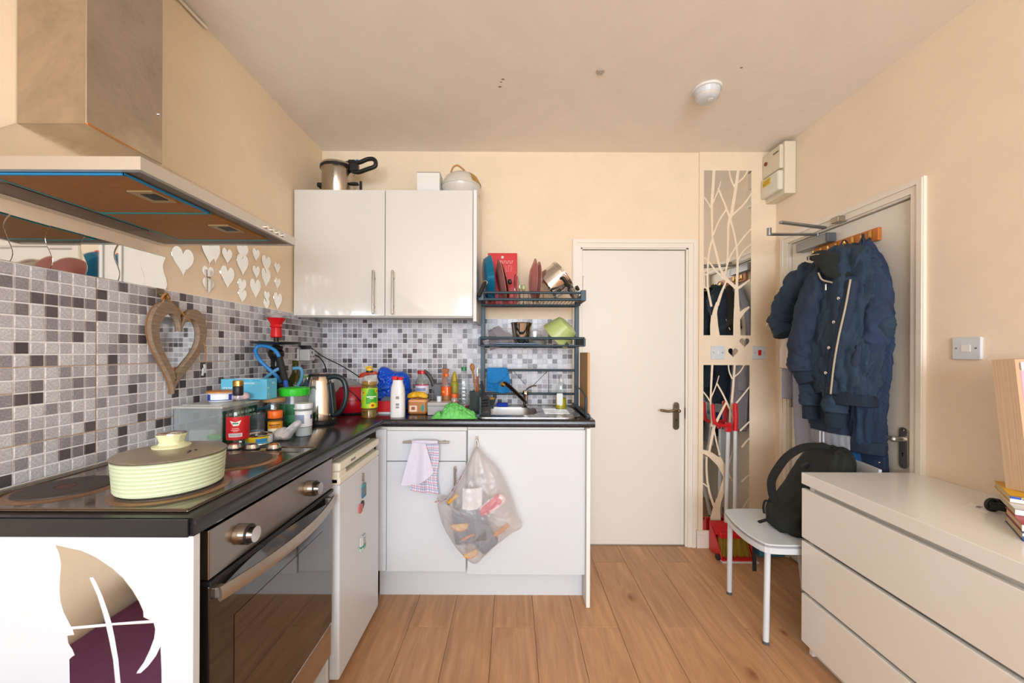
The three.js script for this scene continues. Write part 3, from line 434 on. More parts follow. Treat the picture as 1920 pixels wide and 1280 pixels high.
// tree mirrors: a pane split by the gaps that draw the branches
function ribbon(pts, w0, w1) {
  const c = new THREE.CatmullRomCurve3(pts.map((p) => V3(p[0], p[1], 0))), n = Math.max(3, pts.length * 4), L = [], R = [];
  for (let i = 0; i <= n; i++) { const t = i / n, p = c.getPoint(t), d = c.getTangent(t), w = lerp(w0, w1, t) / 2; L.push([p.x - d.y * w, p.y + d.x * w]); R.unshift([p.x + d.y * w, p.y - d.x * w]); }
  return [...L, ...R];
}
function treeMirror(label, [px0, py0, px1, py1], W, H, pos, strokes) {
  const sx = W / (px1 - px0), sy = H / (py1 - py0), ev = new Evaluator(); ev.useGroups = false; ev.attributes = ['position', 'normal', 'uv'];
  let a = new Brush(clean(bx(W, H, 0.003, W / 2, -H / 2, 0.0015))); a.updateMatrixWorld();
  for (const [w0, w1, ...pts] of strokes) { const b = new Brush(clean(ext(ribbon(pts.map(([x, y]) => [(x - px0) * sx, -(y - py0) * sy]), w0 * sx, w1 * sx), 0.02).translate(0, 0, -0.008))); b.updateMatrixWorld(); a = ev.evaluate(a, b, SUBTRACTION); a.updateMatrixWorld(); }
  const g = clean(a.geometry), p = g.attributes.position, key = new Map(), par = []; const find = (i) => { while (par[i] !== i) i = par[i] = par[par[i]]; return i; };
  const ids = []; for (let i = 0; i < p.count; i++) { const k = [p.getX(i), p.getY(i), p.getZ(i)].map((v) => Math.round(v * 2e4)).join(); if (!key.has(k)) { key.set(k, par.length); par.push(par.length); } ids.push(key.get(k)); }
  for (let i = 0; i < ids.length; i += 3) { par[find(ids[i])] = find(ids[i + 1]); par[find(ids[i + 1])] = find(ids[i + 2]); }
  const parts = new Map(); for (let i = 0; i < ids.length; i += 3) { const r = find(ids[i]); if (!parts.has(r)) parts.set(r, []); parts.get(r).push(i, i + 1, i + 2); }
  const t = thing('tree_mirror', label, 'mirror', pos); let scrap = [];
  const sub = (ix) => { const q = new THREE.BufferGeometry(); for (const n of ['position', 'normal', 'uv']) { const s = g.attributes[n]; q.setAttribute(n, new THREE.Float32BufferAttribute(ix.flatMap((i) => Array.from({ length: s.itemSize }, (_, c) => s.array[i * s.itemSize + c])), s.itemSize)); } return q; };
  for (const ix of parts.values()) { const q = sub(ix); q.computeBoundingBox(); const s = q.boundingBox.getSize(V3()); if (Math.max(s.x, s.y) < 0.012) continue; obj('mirror_piece', q, mat.mirror, t); }
}
const ZBX = ZB + 0.011;
treeMirror('upper tree patterned mirror panel on the back wall', [62, 78, 400, 1230], 0.3135, 1.094, [1.272, 2.505, ZBX], [
  [22, 20, [133, 60], [126, 200], [118, 300]], [18, 12, [118, 300], [120, 440], [124, 560]], [10, 10, [50, 250], [85, 295], [116, 345]], [10, 6, [118, 320], [165, 212], [182, 150]], [14, 16, [162, 200], [210, 310], [248, 410]], [16, 14, [248, 410], [275, 500], [298, 610]], [14, 20, [298, 600], [304, 740], [298, 900]], [20, 24, [308, 60], [285, 230], [258, 390]], [22, 12, [258, 390], [240, 440], [236, 560], [232, 690]], [12, 10, [232, 680], [225, 760], [205, 830]], [8, 12, [240, 60], [252, 130], [280, 195]], [9, 12, [378, 70], [345, 125], [280, 180]], [10, 14, [410, 225], [350, 310], [262, 392]], [12, 10, [222, 350], [170, 430], [128, 530]], [10, 12, [410, 475], [350, 540], [300, 605]], [12, 12, [300, 600], [250, 680], [220, 770]], [9, 12, [410, 585], [345, 640], [305, 705]], [12, 14, [124, 550], [98, 660], [90, 780]], [14, 16, [90, 770], [92, 900], [118, 1030]], [16, 18, [124, 555], [155, 670], [180, 770]], [18, 26, [178, 760], [220, 830], [300, 905]], [8, 10, [50, 685], [75, 692], [100, 715]], [12, 18, [98, 715], [160, 790], [240, 860]], [8, 10, [50, 800], [80, 805], [92, 830]], [8, 10, [50, 885], [80, 900], [100, 945]], [10, 20, [390, 840], [345, 875], [300, 905]], [24, 40, [298, 890], [298, 960], [300, 1050]], [42, 55, [300, 1040], [300, 1140], [302, 1250]], [14, 40, [390, 1030], [350, 1060], [305, 1110]], [12, 24, [225, 850], [190, 930], [160, 1020]], [22, 40, [162, 1000], [145, 1060], [138, 1110]], [44, 70, [138, 1090], [138, 1160], [146, 1250]]]);
treeMirror('lower tree patterned mirror panel behind the dustpan', [57, 32, 330, 1022], 0.3065, 1.1, [1.272, 1.213, ZBX], [
  [14, 10, [110, 20], [104, 140], [100, 250]], [10, 12, [100, 240], [104, 320], [108, 400]], [7, 9, [50, 185], [75, 215], [98, 250]], [8, 5, [100, 235], [132, 155], [150, 95]], [9, 11, [135, 138], [175, 210], [216, 300]], [10, 8, [214, 295], [230, 345], [240, 390]], [7, 9, [204, 20], [210, 70], [228, 115]], [7, 9, [302, 25], [275, 70], [232, 110]], [12, 15, [243, 20], [234, 150], [222, 300]], [8, 11, [340, 148], [285, 220], [224, 292]], [12, 18, [196, 250], [155, 330], [122, 400]], [18, 14, [124, 390], [108, 470], [92, 560]], [10, 8, [216, 300], [213, 480], [208, 610]], [8, 8, [208, 600], [206, 640], [200, 680]], [8, 12, [340, 360], [310, 390], [275, 425]], [8, 12, [340, 460], [315, 485], [285, 525]], [8, 10, [122, 420], [136, 490], [156, 570]], [20, 44, [45, 545], [95, 565], [150, 610]], [46, 36, [140, 590], [170, 640], [202, 712]], [36, 30, [200, 690], [175, 770], [150, 850]], [30, 58, [152, 830], [138, 890], [132, 940]], [60, 68, [132, 930], [132, 980], [133, 1040]], [12, 12, [78, 580], [78, 660], [84, 740]], [12, 16, [84, 730], [98, 800], [124, 880]], [7, 9, [45, 735], [66, 745], [86, 762]], [9, 7, [202, 665], [222, 710], [245, 775]], [7, 8, [240, 535], [222, 580], [204, 650]], [7, 10, [340, 680], [315, 700], [285, 730]], [7, 10, [340, 815], [315, 850], [285, 900]]]);
tag(obj('heart_sticker', ext(heartPts(0.066, 0.062, 36), 0.0014, 0.0004).translate(1.469, 1.294, ZBX), mat.mirror), 'mirrored heart sticker between the two wall switches, lower one', 'heart sticker');
tag(obj('heart_sticker', ext(heartPts(0.066, 0.062, 36), 0.0014, 0.0004).translate(1.545, 1.36, ZBX), mat.mirror), 'mirrored heart sticker just below the upper tree mirror, higher one', 'heart sticker');
// switch plates
function plate(name, label, cat, pos, turn, w = 0.088, h = 0.088) {
  const t = thing(name, label, cat, pos, turn);
  obj('face_plate', ext(rrect(w, h, 0.006), 0.008, 0.002), mat.white, t);
  for (const s of [-1, 1]) obj('screw', cyl(0.0035, 0.0035, 0.002, s * (w / 2 - 0.014), 0, 0.0102, 12, PI / 2), mat.satin, t);
  return t;
}
{ const a = plate('light_switch', 'white light switch between the tree mirrors beside the door frame', 'switch', [1.365, 1.296, ZBX], 0); obj('rocker', bx(0.012, 0.024, 0.006, 0, 0, 0.01, 0.002, 0.12), mat.whiteMatt, a);
  const b = plate('cooker_switch', 'white switch plate with a red rocker near the coat door', 'switch', [1.641, 1.296, ZBX], 0); obj('red_rocker', bx(0.02, 0.036, 0.008, 0, 0, 0.01, 0.002, 0.12), mat.red, b);
  const c = plate('wall_plate', 'white connection plate on the right wall above the chest', 'wall plate', onRight(1.515, 1.315, 0.001), -PI / 2, 0.094, 0.086); obj('centre_boss', bx(0.03, 0.026, 0.003, 0, 0, 0.0103), mat.whiteMatt, c); }
{ // consumer unit high on the right wall
  const t = thing('fuse_box', 'cream fuse box high in the corner beside the tree mirror', 'fuse box', onRight(2.535, 2.445, 0.001), -PI / 2), bone = M(0xe2d8bf, 0.45);
  obj('case', bx(0.192, 0.324, 0.07, 0, 0, 0.035, 0.006), bone, t);
  obj('front_cover', [bx(0.176, 0.15, 0.024, -0.004, 0.075, 0.08, 0.008)], bone, t);
  const fl = obj('hinged_flap', [bx(0.176, 0.125, 0.036, -0.004, -0.072, 0.085, 0.012)], M(0xe6dfcd, 0.4), t);
  obj('warning_label', bx(0.075, 0.042, 0.001, -0.03, -0.045, 0.1036), M(0xffffff, 0.5, { map: canvasTex(64, 36, (g) => { g.fillStyle = '#e3bd12'; g.fillRect(0, 0, 64, 36); g.fillStyle = '#8a7010'; for (let i = 0; i < 3; i++) g.fillRect(14, 9 + i * 8, 40, 3); g.beginPath(); g.moveTo(3, 28); g.lineTo(8, 10); g.lineTo(12, 28); g.fill(); }) }), fl);
  obj('red_button', [cyl(0.012, 0.012, 0.008, -0.05, 0.085, 0.095, 20, PI / 2)], M(0x8a2f22, 0.5), t);
  obj('vent_slot', [bx(0.05, 0.008, 0.003, 0.045, 0.112, 0.0925)], M(0x6b6352, 0.6), t);
}
{ // smoke alarm on the ceiling
  const t = thing('smoke_alarm', 'white round smoke alarm on the ceiling', 'smoke alarm', [0.983, CH, -2.0]);
  obj('base_ring', lathe([[0.001, -0.001], [0.07, -0.001], [0.07, -0.012], [0.064, -0.014]].reverse(), 48), mat.whiteMatt, t);
  obj('cover', lathe([[0.001, -0.062], [0.03, -0.061], [0.046, -0.056], [0.053, -0.048], [0.058, -0.03], [0.063, -0.014]], 48), mat.white, t);
  obj('vent_ring', lathe([[0.0505, -0.052], [0.056, -0.047], [0.0585, -0.04], [0.0565, -0.036]], 48), M(0xd8d4cc, 0.5), t);
  obj('test_button', cyl(0.012, 0.012, 0.004, 0.012, -0.062, 0.012), mat.whiteMatt, t);
}
tag(obj('blanking_cap', lathe([[0.001, -0.006], [0.016, -0.005], [0.02, -0.001]], 28).translate(0.415, CH, -1.878), M(0xb9b2ab, 0.5)), 'small round grey cap on the ceiling', 'cap');
{ // old filler marks on the ceiling
  [[-0.066, -1.99], [-0.05, -1.935], [1.07, -1.85], [-0.06, -1.955]].forEach(([x, z], k) => tag(obj('paint_chip', lathe([[0.001, -0.0012], [0.007 - k * 0.001, -0.001], [0.009 - k * 0.001, 0]], 12).scale(1, 1, 0.7).translate(x, CH, z), M(0x9c7f66, 0.9)), ['brown paint chip on the ceiling, middle of a row of three', 'brown paint chip on the ceiling, nearest of a row of three', 'small paint chip on the ceiling beside the smoke alarm', 'tiny paint chip on the ceiling between two others'][k], 'paint chip'));
  tag(obj('cable_trunking', [rod([XL + 0.012, CH - 0.012, -0.7], [XL + 0.012, CH - 0.012, -1.62], 0.006)], mat.paint), 'thin white cable run along the ceiling edge above the hood', 'cable');
}
// door closer, arm folded out into the room
{
  const t = thing('door_closer', 'grey overhead door closer with a folded arm on the coat door', 'door closer', [XR, 0, 0]);
  obj('closer_body', bx(0.055, 0.058, 0.235, -0.018, 1.925, -2.265, 0.008), M(0x8c8f92, 0.35, { metalness: 0.8 }), t);
  obj('end_cap', bx(0.05, 0.052, 0.02, -0.02, 1.925, -2.15, 0.006), mat.grey, t);
  obj('arm', [rod([-0.03, 1.965, -2.23], [-0.33, 1.952, -2.19], 0.008), bx(0.3, 0.014, 0.022, -0.185, 1.985, -2.13, 0.004, 0, 0.22, -0.03), cyl(0.012, 0.012, 0.04, -0.332, 1.965, -2.185, 16), cyl(0.011, 0.011, 0.03, -0.03, 1.958, -2.23, 16)], M(0x9a9fa2, 0.3, { metalness: 0.9 }), t);
  obj('frame_bracket', bx(0.05, 0.03, 0.05, -0.026, 2.0, -2.09, 0.004), mat.satin, t);
}
// sockets and plugs in the corner of the left wall
{
  const t = thing('wall_socket', 'white double wall socket on the tiles in the corner', 'socket', onLeft(2.39, 1.265, 0.0085), PI / 2);
  obj('face_plate', ext(rrect(0.146, 0.086, 0.006), 0.009, 0.002), mat.white, t);
  obj('red_rocker', bx(0.009, 0.016, 0.005, 0.062, 0.03, 0.011, 0.001), mat.red, t);
  const a = thing('plug_adaptor', 'white cube plug adaptor in the corner socket', 'adaptor', onLeft(2.355, 1.27, 0.02), PI / 2);
  obj('cube', bx(0.066, 0.066, 0.06, 0, 0, 0.03, 0.006), mat.white, a); obj('pin_slot', [bx(0.008, 0.014, 0.002, -0.002, 0.016, 0.0605), bx(0.014, 0.006, 0.002, -0.016, -0.008, 0.0605), bx(0.014, 0.006, 0.002, 0.014, -0.008, 0.0605)], mat.black, a);
  const p1 = thing('power_plug', 'black plug with a cable lying on top of the adaptor', 'plug', onLeft(2.36, 1.318, 0.04), PI / 2);
  obj('plug_body', bx(0.06, 0.02, 0.04, 0, 0, 0, 0.006), mat.black, p1);
  obj('cable', tube([[0.03, 0, 0], [0.06, -0.01, 0.01], [0.1, -0.06, 0.06], [0.1, -0.12, 0.18], [0.075, -0.2, 0.31], [0.04, -0.28, 0.36]], 0.0032, 40), mat.black, p1);
  const p2 = thing('power_plug', 'black kettle plug with a drooping cable in the corner socket', 'plug', onLeft(2.42, 1.268, 0.02), PI / 2);
  obj('plug_body', bx(0.045, 0.045, 0.03, 0, 0, 0.014, 0.006), mat.black, p2);
  obj('cable', tube([[0, 0, 0.03], [0.005, -0.005, 0.06], [0.0, -0.05, 0.1], [-0.05, -0.12, 0.14], [-0.2, -0.23, 0.2], [-0.32, -0.306, 0.25], [-0.4, -0.306, 0.28]], 0.0035, 40), mat.black, p2);
}
// ---------- things standing on the worktop ----------
const spun = (m, pts, seg = 40) => lathe(pts, seg);
function label(t, r, y0, y1, map, turn = 0, arcA = PI * 1.2, rough = 0.5) {   // paper label round a bottle, middle of the picture towards +z
  const g = new THREE.CylinderGeometry(r, r, y1 - y0, 40, 1, true, -arcA / 2, arcA).translate(0, (y0 + y1) / 2, 0).rotateY(turn);
  const inn = new THREE.CylinderGeometry(r - 0.0004, r - 0.0004, y1 - y0, 40, 1, true, -arcA / 2, arcA).translate(0, (y0 + y1) / 2, 0).rotateY(turn);
  return obj('label', [g], M(0xffffff, rough, { map, side: THREE.DoubleSide }), t);
}
const liquid = (c, d = 0.03) => MP(0xffffff, 0.02, { transmission: 1, thickness: 0.03, ior: 1.33, attenuationColor: new THREE.Color(c), attenuationDistance: d });
{ // clear tub with a green printed side
  const t = thing('food_tub', 'clear lidded tub with a dark green printed side', 'tub', [-1.137, WT, -1.53]);
  const W = 0.172, D = 0.2, H = 0.138, wall = 0.002, sq = (s, y) => [bx(W * s, wall, D * s, 0, y, 0)];
  const side = (x0, x1, z0, z1) => span(x0, x1, 0.002, H, z0, z1);
  obj('tub_body', [bx(W - 0.004, 0.003, D - 0.004, 0, 0.002, 0), side(-W / 2, W / 2, D / 2 - wall, D / 2), side(-W / 2, W / 2, -D / 2, -D / 2 + wall), side(-W / 2, -W / 2 + wall, -D / 2 + wall, D / 2 - wall), side(W / 2 - wall, W / 2, -D / 2 + wall, D / 2 - wall)], mat.plasticClear, t);
  obj('lid', [bx(W + 0.014, 0.01, D + 0.014, 0, H + 0.005, 0, 0.004), bx(W - 0.03, 0.004, D - 0.03, 0, H + 0.011, 0, 0.002)], MP(0xd9d8cf, 0.3, { transmission: 0.35, thickness: 0 }), t);
  const gm = canvasTex(256, 160, (g) => { g.fillStyle = '#12402f'; g.fillRect(0, 0, 256, 160); const R = rng(8); for (let r = 0; r < 6; r++) { let x = 20; while (x < 225) { const w = 8 + R() * 26; g.fillStyle = r < 2 ? '#8fb0a0' : '#5d8a78'; g.fillRect(x, 16 + r * 23, w, r < 2 ? 13 : 6); x += w + 7; } } });
  obj('printed_side', [bx(0.001, H * 0.9, D * 0.96, W / 2 + 0.001, H * 0.48, 0)], M(0xffffff, 0.45, { map: gm }), t);
  obj('contents', [bx(W * 0.6, 0.05, D * 0.6, -0.02, 0.03, 0.0, 0.012)], M(0xc9c7c2, 0.8), t); obj('green_scoop', sph(0.018, 0.04, 0.03, 0.072, 1.6, 0.7, 0.6), mat.green, t);
}
const TL = WT + 0.152;   // top of the tub lid
{ // small round tub on the lid
  const t = thing('cream_tub', 'small blue and white tub with an orange rim on the clear tub', 'tub', [-1.14, TL, -1.55]);
  obj('tub_body', lathe([[0.001, 0], [0.04, 0], [0.046, 0.036], [0.044, 0.036]], 40), mat.white, t);
  label(t, 0.0448, 0.006, 0.032, canvasTex(256, 32, (g) => { g.fillStyle = '#1c3f9c'; g.fillRect(0, 0, 256, 32); g.fillStyle = '#eef0f4'; g.fillRect(96, 3, 60, 26); g.fillStyle = '#d8dde6'; g.fillRect(190, 0, 66, 32); }), 0.5, PI * 1.9);
  obj('lid', lathe([[0.001, 0.041], [0.044, 0.041], [0.049, 0.039], [0.049, 0.034]], 40), M(0xc8853a, 0.5), t);
  const f = thing('plastic_wrap', 'crumpled pinkish plastic wrapper on the clear tub', 'wrapper', [-1.075, TL + 0.001, -1.56]);
  obj('crumpled_film', pillow([[-0.035, 0], [-0.03, 0.022], [0, 0.03], [0.03, 0.024], [0.036, 0.004], [0.01, -0.002], [-0.015, -0.002]], 0.02, { rough: 0.012, seed: 3, freq: 60 }).translate(0, 0.004, 0), MP(0xf2d8dc, 0.35, { transmission: 0.4, thickness: 0 }), f);
}
{ // spirit bottle with the red label
  const t = thing('spirit_bottle', 'clear glass bottle with a red label and gold cap', 'bottle', [-1.0, WT, -1.442]);
  obj('glass', lathe([[0.001, 0.0], [0.034, 0], [0.0355, 0.004], [0.0355, 0.12], [0.033, 0.138], [0.02, 0.162], [0.0155, 0.178], [0.0148, 0.2]], 40), mat.glass, t);
  obj('glass_base', cyl(0.0335, 0.0335, 0.006, 0, 0.004, 0), MP(0xdfeaea, 0.05, { transmission: 0.8, thickness: 0 }), t);
  obj('neck_band', lathe([[0.0155, 0.186], [0.0165, 0.19], [0.0165, 0.218], [0.0155, 0.22]], 32), mat.black, t);
  obj('cap', lathe([[0.016, 0.22], [0.0172, 0.221], [0.0172, 0.238], [0.016, 0.241], [0.001, 0.241]], 32), mat.brass, t);
  label(t, 0.036, 0.03, 0.112, canvasTex(256, 200, (g) => { g.fillStyle = '#c3141f'; g.fillRect(0, 0, 256, 200); g.fillStyle = '#e9ece6'; g.beginPath(); g.moveTo(95, 30); g.lineTo(130, 46); g.lineTo(165, 28); g.lineTo(150, 75); g.lineTo(118, 78); g.fill(); g.fillStyle = '#2f7a5a'; g.fillRect(112, 50, 36, 12); g.fillStyle = '#f2c8c4'; g.fillRect(110, 98, 40, 5); g.fillRect(104, 112, 52, 4); g.fillRect(116, 122, 28, 4); g.fillStyle = '#e8e8ea'; g.fillRect(86, 142, 84, 32); g.fillStyle = '#5a6a80'; for (let i = 0; i < 16; i++) g.fillRect(92 + i * 4.6, 146, 2, 22); }), 0.35);
}
{ // storage jar with dried tea, blue box resting on it
  const t = thing('storage_jar', 'clear storage jar of dark dried tea under the blue box', 'jar', [-1.0, WT, -1.66]);
  obj('glass', lathe([[0.001, 0], [0.04, 0], [0.042, 0.005], [0.042, 0.125], [0.038, 0.138]], 40), mat.glass, t);
  obj('dried_tea', lathe([[0.001, 0.004], [0.039, 0.004], [0.0395, 0.07], [0.03, 0.076], [0.001, 0.078]], 40), M(0xffffff, 0.9, { map: dataTex(128, 128, (x, y) => { const n = fbm(x * 40, y * 40, 3, 3), h = noise.noise(x * 60, y * 60, 9); return h > 0.45 ? [170, 110, 150] : h < -0.5 ? [150, 130, 90] : gray(58 + 70 * n); }) }), t);
  obj('lid', lathe([[0.04, 0.136], [0.043, 0.138], [0.043, 0.148], [0.04, 0.152], [0.001, 0.152]], 40), M(0x9a7650, 0.6), t);
  const b = thing('blue_box', 'light blue tissue box lying across the jar and the tub', 'box', [-1.085, WT + 0.1525, -1.632], 0.0);
  const bm = canvasTex(512, 256, (g) => { g.fillStyle = '#62bcdc'; g.fillRect(0, 0, 512, 256); g.fillStyle = '#e8f0f8'; for (let i = 0; i < 6; i++) { g.fillRect(22 + i * 18, 100, 6, 22); g.fillRect(22 + i * 18, i % 2 ? 100 : 116, 15, 6); } for (let i = 0; i < 9; i++) { g.fillRect(256 + i * 14, 42, 5, 20); g.fillRect(256 + i * 14, i % 2 ? 42 : 56, 11, 5); } g.fillStyle = '#c2cdd2'; g.fillRect(52, 176, 60, 80); g.fillStyle = '#7f8a90'; g.fillRect(60, 196, 22, 60); g.fillStyle = '#3fa7cf'; g.fillRect(250, 10, 60, 18); g.fillRect(350, 12, 90, 14); });
  obj('carton', bx(0.186, 0.082, 0.07, 0, 0.041, 0, 0.0015), M(0xffffff, 0.5, { map: bm }), b);
  obj('tear_opening', bx(0.1, 0.0015, 0.03, 0, 0.0825, 0), M(0xe6eef2, 0.7), b);
}
{ // tin, glass, spice jar, crumpled wrap, white jar
  const t = thing('food_tin', 'low round tin with a yellow band beside the red labelled bottle', 'tin', [-0.955, WT, -1.492]);
  obj('can', lathe([[0.001, 0], [0.044, 0], [0.0455, 0.002], [0.0445, 0.004], [0.0445, 0.032], [0.0455, 0.034], [0.044, 0.036], [0.042, 0.033], [0.001, 0.033]], 48), mat.steelShiny, t);
  label(t, 0.045, 0.005, 0.031, canvasTex(512, 48, (g) => { g.fillStyle = '#e6c41a'; g.fillRect(0, 0, 512, 48); g.fillStyle = '#2e8fd0'; g.fillRect(250, 12, 70, 24); g.fillStyle = '#5cb8dc'; g.fillRect(0, 36, 512, 12); g.fillStyle = '#dfe6ea'; g.fillRect(330, 0, 182, 48); }), 0.4, PI * 1.98);
  const s = thing('spice_jar', 'spice jar with an orange cap and orange label', 'jar', [-0.953, WT, -1.59]);
  obj('glass', lathe([[0.001, 0], [0.025, 0], [0.026, 0.003], [0.026, 0.072], [0.02, 0.08]], 32), mat.glass, s); obj('spice', cyl(0.0245, 0.0245, 0.066, 0, 0.036, 0), M(0xc98a22, 0.9), s);
  obj('cap', lathe([[0.0255, 0.08], [0.0265, 0.082], [0.0265, 0.106], [0.025, 0.109], [0.001, 0.109]], 32), mat.orange, s);
  label(s, 0.0264, 0.012, 0.066, canvasTex(128, 96, (g) => { g.fillStyle = '#e09a1c'; g.fillRect(0, 0, 128, 96); g.fillStyle = '#f4ead0'; g.fillRect(28, 46, 72, 50); g.fillStyle = '#7a3a10'; g.fillRect(36, 16, 56, 8); g.fillRect(44, 30, 40, 6); }), 0.4);
  const gl = thing('small_glass', 'small clear glass jar behind the yellow banded tin', 'glass', [-1.008, WT, -1.562]);
  obj('glass', lathe([[0.001, 0.004], [0.024, 0.004], [0.026, 0.0], [0.028, 0.05], [0.026, 0.066], [0.03, 0.1], [0.028, 0.1]], 32), MP(0xbfd0de, 0.06, { transmission: 0.9, thickness: 0 }), gl);
  obj('salt', cyl(0.024, 0.024, 0.03, 0, 0.02, 0), M(0xcfd3d8, 0.9), gl);
  const w = thing('garlic_wrap', 'crumpled clear wrap holding garlic beside the spice jar', 'wrapper', [-0.885, WT, -1.545]);
  obj('garlic', [sph(0.024, -0.012, 0.022, 0, 1.1, 0.85, 1), sph(0.008, -0.012, 0.042, 0)], M(0xe8d3c2, 0.7), w);
  obj('clear_film', pillow([[-0.045, 0.0], [-0.042, 0.034], [-0.012, 0.05], [0.012, 0.044], [0.045, 0.078], [0.062, 0.066], [0.03, 0.024], [0.012, 0.001], [-0.02, -0.001]], 0.03, { rough: 0.012, seed: 5, freq: 45, c: [-0.005, 0.026] }).translate(0, 0.001, 0), MP(0xf0f1f4, 0.3, { transmission: 0.6, thickness: 0 }), w);
  const j = thing('white_lid_jar', 'clear plastic jar with a white lid beside the kettle', 'jar', [-0.862, WT, -1.635]);
  obj('jar_body', lathe([[0.001, 0], [0.031, 0], [0.032, 0.004], [0.032, 0.106], [0.029, 0.112]], 36), mat.plasticClear, j); obj('powder', cyl(0.0305, 0.0305, 0.034, 0, 0.02, 0), M(0xc3c6c8, 0.9), j);
  obj('lid', lathe([[0.031, 0.112], [0.0335, 0.113], [0.0335, 0.131], [0.032, 0.134], [0.001, 0.134]], 36), mat.white, j);
  label(j, 0.0324, 0.04, 0.104, canvasTex(256, 128, (g) => { g.fillStyle = '#dfe2e6'; g.fillRect(0, 0, 256, 128); g.fillStyle = '#27408f'; g.fillRect(170, 34, 26, 34); g.fillStyle = '#c24a3a'; g.fillRect(176, 56, 16, 8); g.fillStyle = '#7d8fa8'; g.fillRect(60, 30, 70, 70); }), 0.5, PI * 1.6);
  const gj = thing('green_lid_jar', 'large jar with a bright green lid and dark green label', 'jar', [-0.975, WT, -1.768]);
  obj('jar_body', lathe([[0.001, 0], [0.058, 0], [0.061, 0.006], [0.061, 0.125], [0.057, 0.145], [0.056, 0.152]], 44), mat.plasticClear, gj); obj('granules', cyl(0.059, 0.059, 0.1, 0, 0.055, 0), M(0x8a8f7a, 0.9), gj);
  obj('lid', lathe([[0.057, 0.152], [0.062, 0.153], [0.063, 0.158], [0.063, 0.18], [0.058, 0.186], [0.001, 0.187]], 44), mat.green, gj);
  label(gj, 0.0615, 0.02, 0.118, canvasTex(256, 128, (g) => { g.fillStyle = '#14663a'; g.fillRect(0, 0, 256, 128); g.fillStyle = '#dfe8d8'; g.beginPath(); g.ellipse(160, 24, 22, 12, 0, 0, 7); g.fill(); g.fillStyle = '#2f8a52'; g.fillRect(40, 60, 160, 44); }), 0.3, PI * 1.5);
}
{ // hookah in the corner
  const X = -1.15, Z = -1.925, t = thing('hookah', 'black hookah with a red bowl and dark red glass base', 'hookah', [X, WT, Z]);
  obj('glass_base', lathe([[0.001, 0], [0.055, 0], [0.06, 0.006], [0.058, 0.06], [0.05, 0.11], [0.03, 0.15], [0.026, 0.17]], 40), MP(0x7a0d16, 0.08, { transmission: 0.7, thickness: 0 }), t);
  obj('base_liquid', lathe([[0.001, 0.006], [0.05, 0.006], [0.05, 0.07], [0.001, 0.07]], 32), M(0x3a060a, 0.3), t);
  obj('stem', lathe([[0.028, 0.16], [0.036, 0.172], [0.036, 0.182], [0.03, 0.19], [0.034, 0.202], [0.034, 0.222], [0.026, 0.232], [0.033, 0.245], [0.033, 0.262], [0.022, 0.275], [0.02, 0.3], [0.028, 0.315], [0.035, 0.328], [0.035, 0.345], [0.026, 0.356], [0.03, 0.366], [0.028, 0.372], [0.012, 0.378], [0.011, 0.42]], 40), M(0x1c1816, 0.3), t);
  obj('stem_band', [tor(0.0345, 0.002, 0, 0.212, 0, PI / 2), tor(0.0355, 0.0018, 0, 0.337, 0, PI / 2)], M(0x5a3a20, 0.3, { metalness: 0.6 }), t);
  obj('tray', lathe([[0.012, 0.379], [0.075, 0.381], [0.1, 0.386], [0.109, 0.391], [0.108, 0.394], [0.097, 0.389], [0.03, 0.385], [0.012, 0.385]].reverse(), 56), M(0x4d4a42, 0.35, { metalness: 0.6 }), t);
  const b = obj('bowl', lathe([[0.02, 0.414], [0.026, 0.418], [0.023, 0.45], [0.022, 0.462], [0.028, 0.466], [0.026, 0.474], [0.024, 0.478], [0.028, 0.488], [0.042, 0.508], [0.048, 0.524], [0.044, 0.526], [0.03, 0.516]], 40), M(0xd0141c, 0.22), t);
  obj('foil', lathe([[0.001, 0.533], [0.03, 0.531], [0.043, 0.531], [0.0505, 0.526], [0.0515, 0.518], [0.047, 0.509]], 28), M(0xd8d8da, 0.3, { metalness: 1, bumpMap: bumpFine, bumpScale: 0.004 }), b);
  const hz = M(0x4f8fb4, 0.45);
  const h = obj('hose', tube([[0.03, 0.2, 0.02], [0.03, 0.235, 0.055], [-0.03, 0.3, 0.07], [-0.062, 0.345, 0.06], [-0.055, 0.372, 0.05], [-0.01, 0.37, 0.052], [0.03, 0.35, 0.055], [0.052, 0.318, 0.06]], 0.0085, 60, 10), M(0x2f82c4, 0.45), t);
  obj('grip', [rod([0.052, 0.318, 0.06], [0.094, 0.21, 0.085], 0.0135, 16)], mat.blackSoft, h);
  obj('mouthpiece', [rod([0.092, 0.213, 0.084], [0.132, 0.07, 0.11], 0.0105, 16)], M(0x1f5fd0, 0.4), h);
  const h2 = obj('second_hose', tube([[0.06, 0.27, 0.05], [0.03, 0.255, 0.06], [-0.03, 0.2, 0.07], [-0.06, 0.13, 0.075], [-0.055, 0.08, 0.08], [0.0, 0.085, 0.085], [0.06, 0.12, 0.07], [0.11, 0.17, 0.03], [0.125, 0.22, 0.0], [0.115, 0.262, -0.01], [0.085, 0.265, 0.01]], 0.0085, 70, 10), hz, t);
}
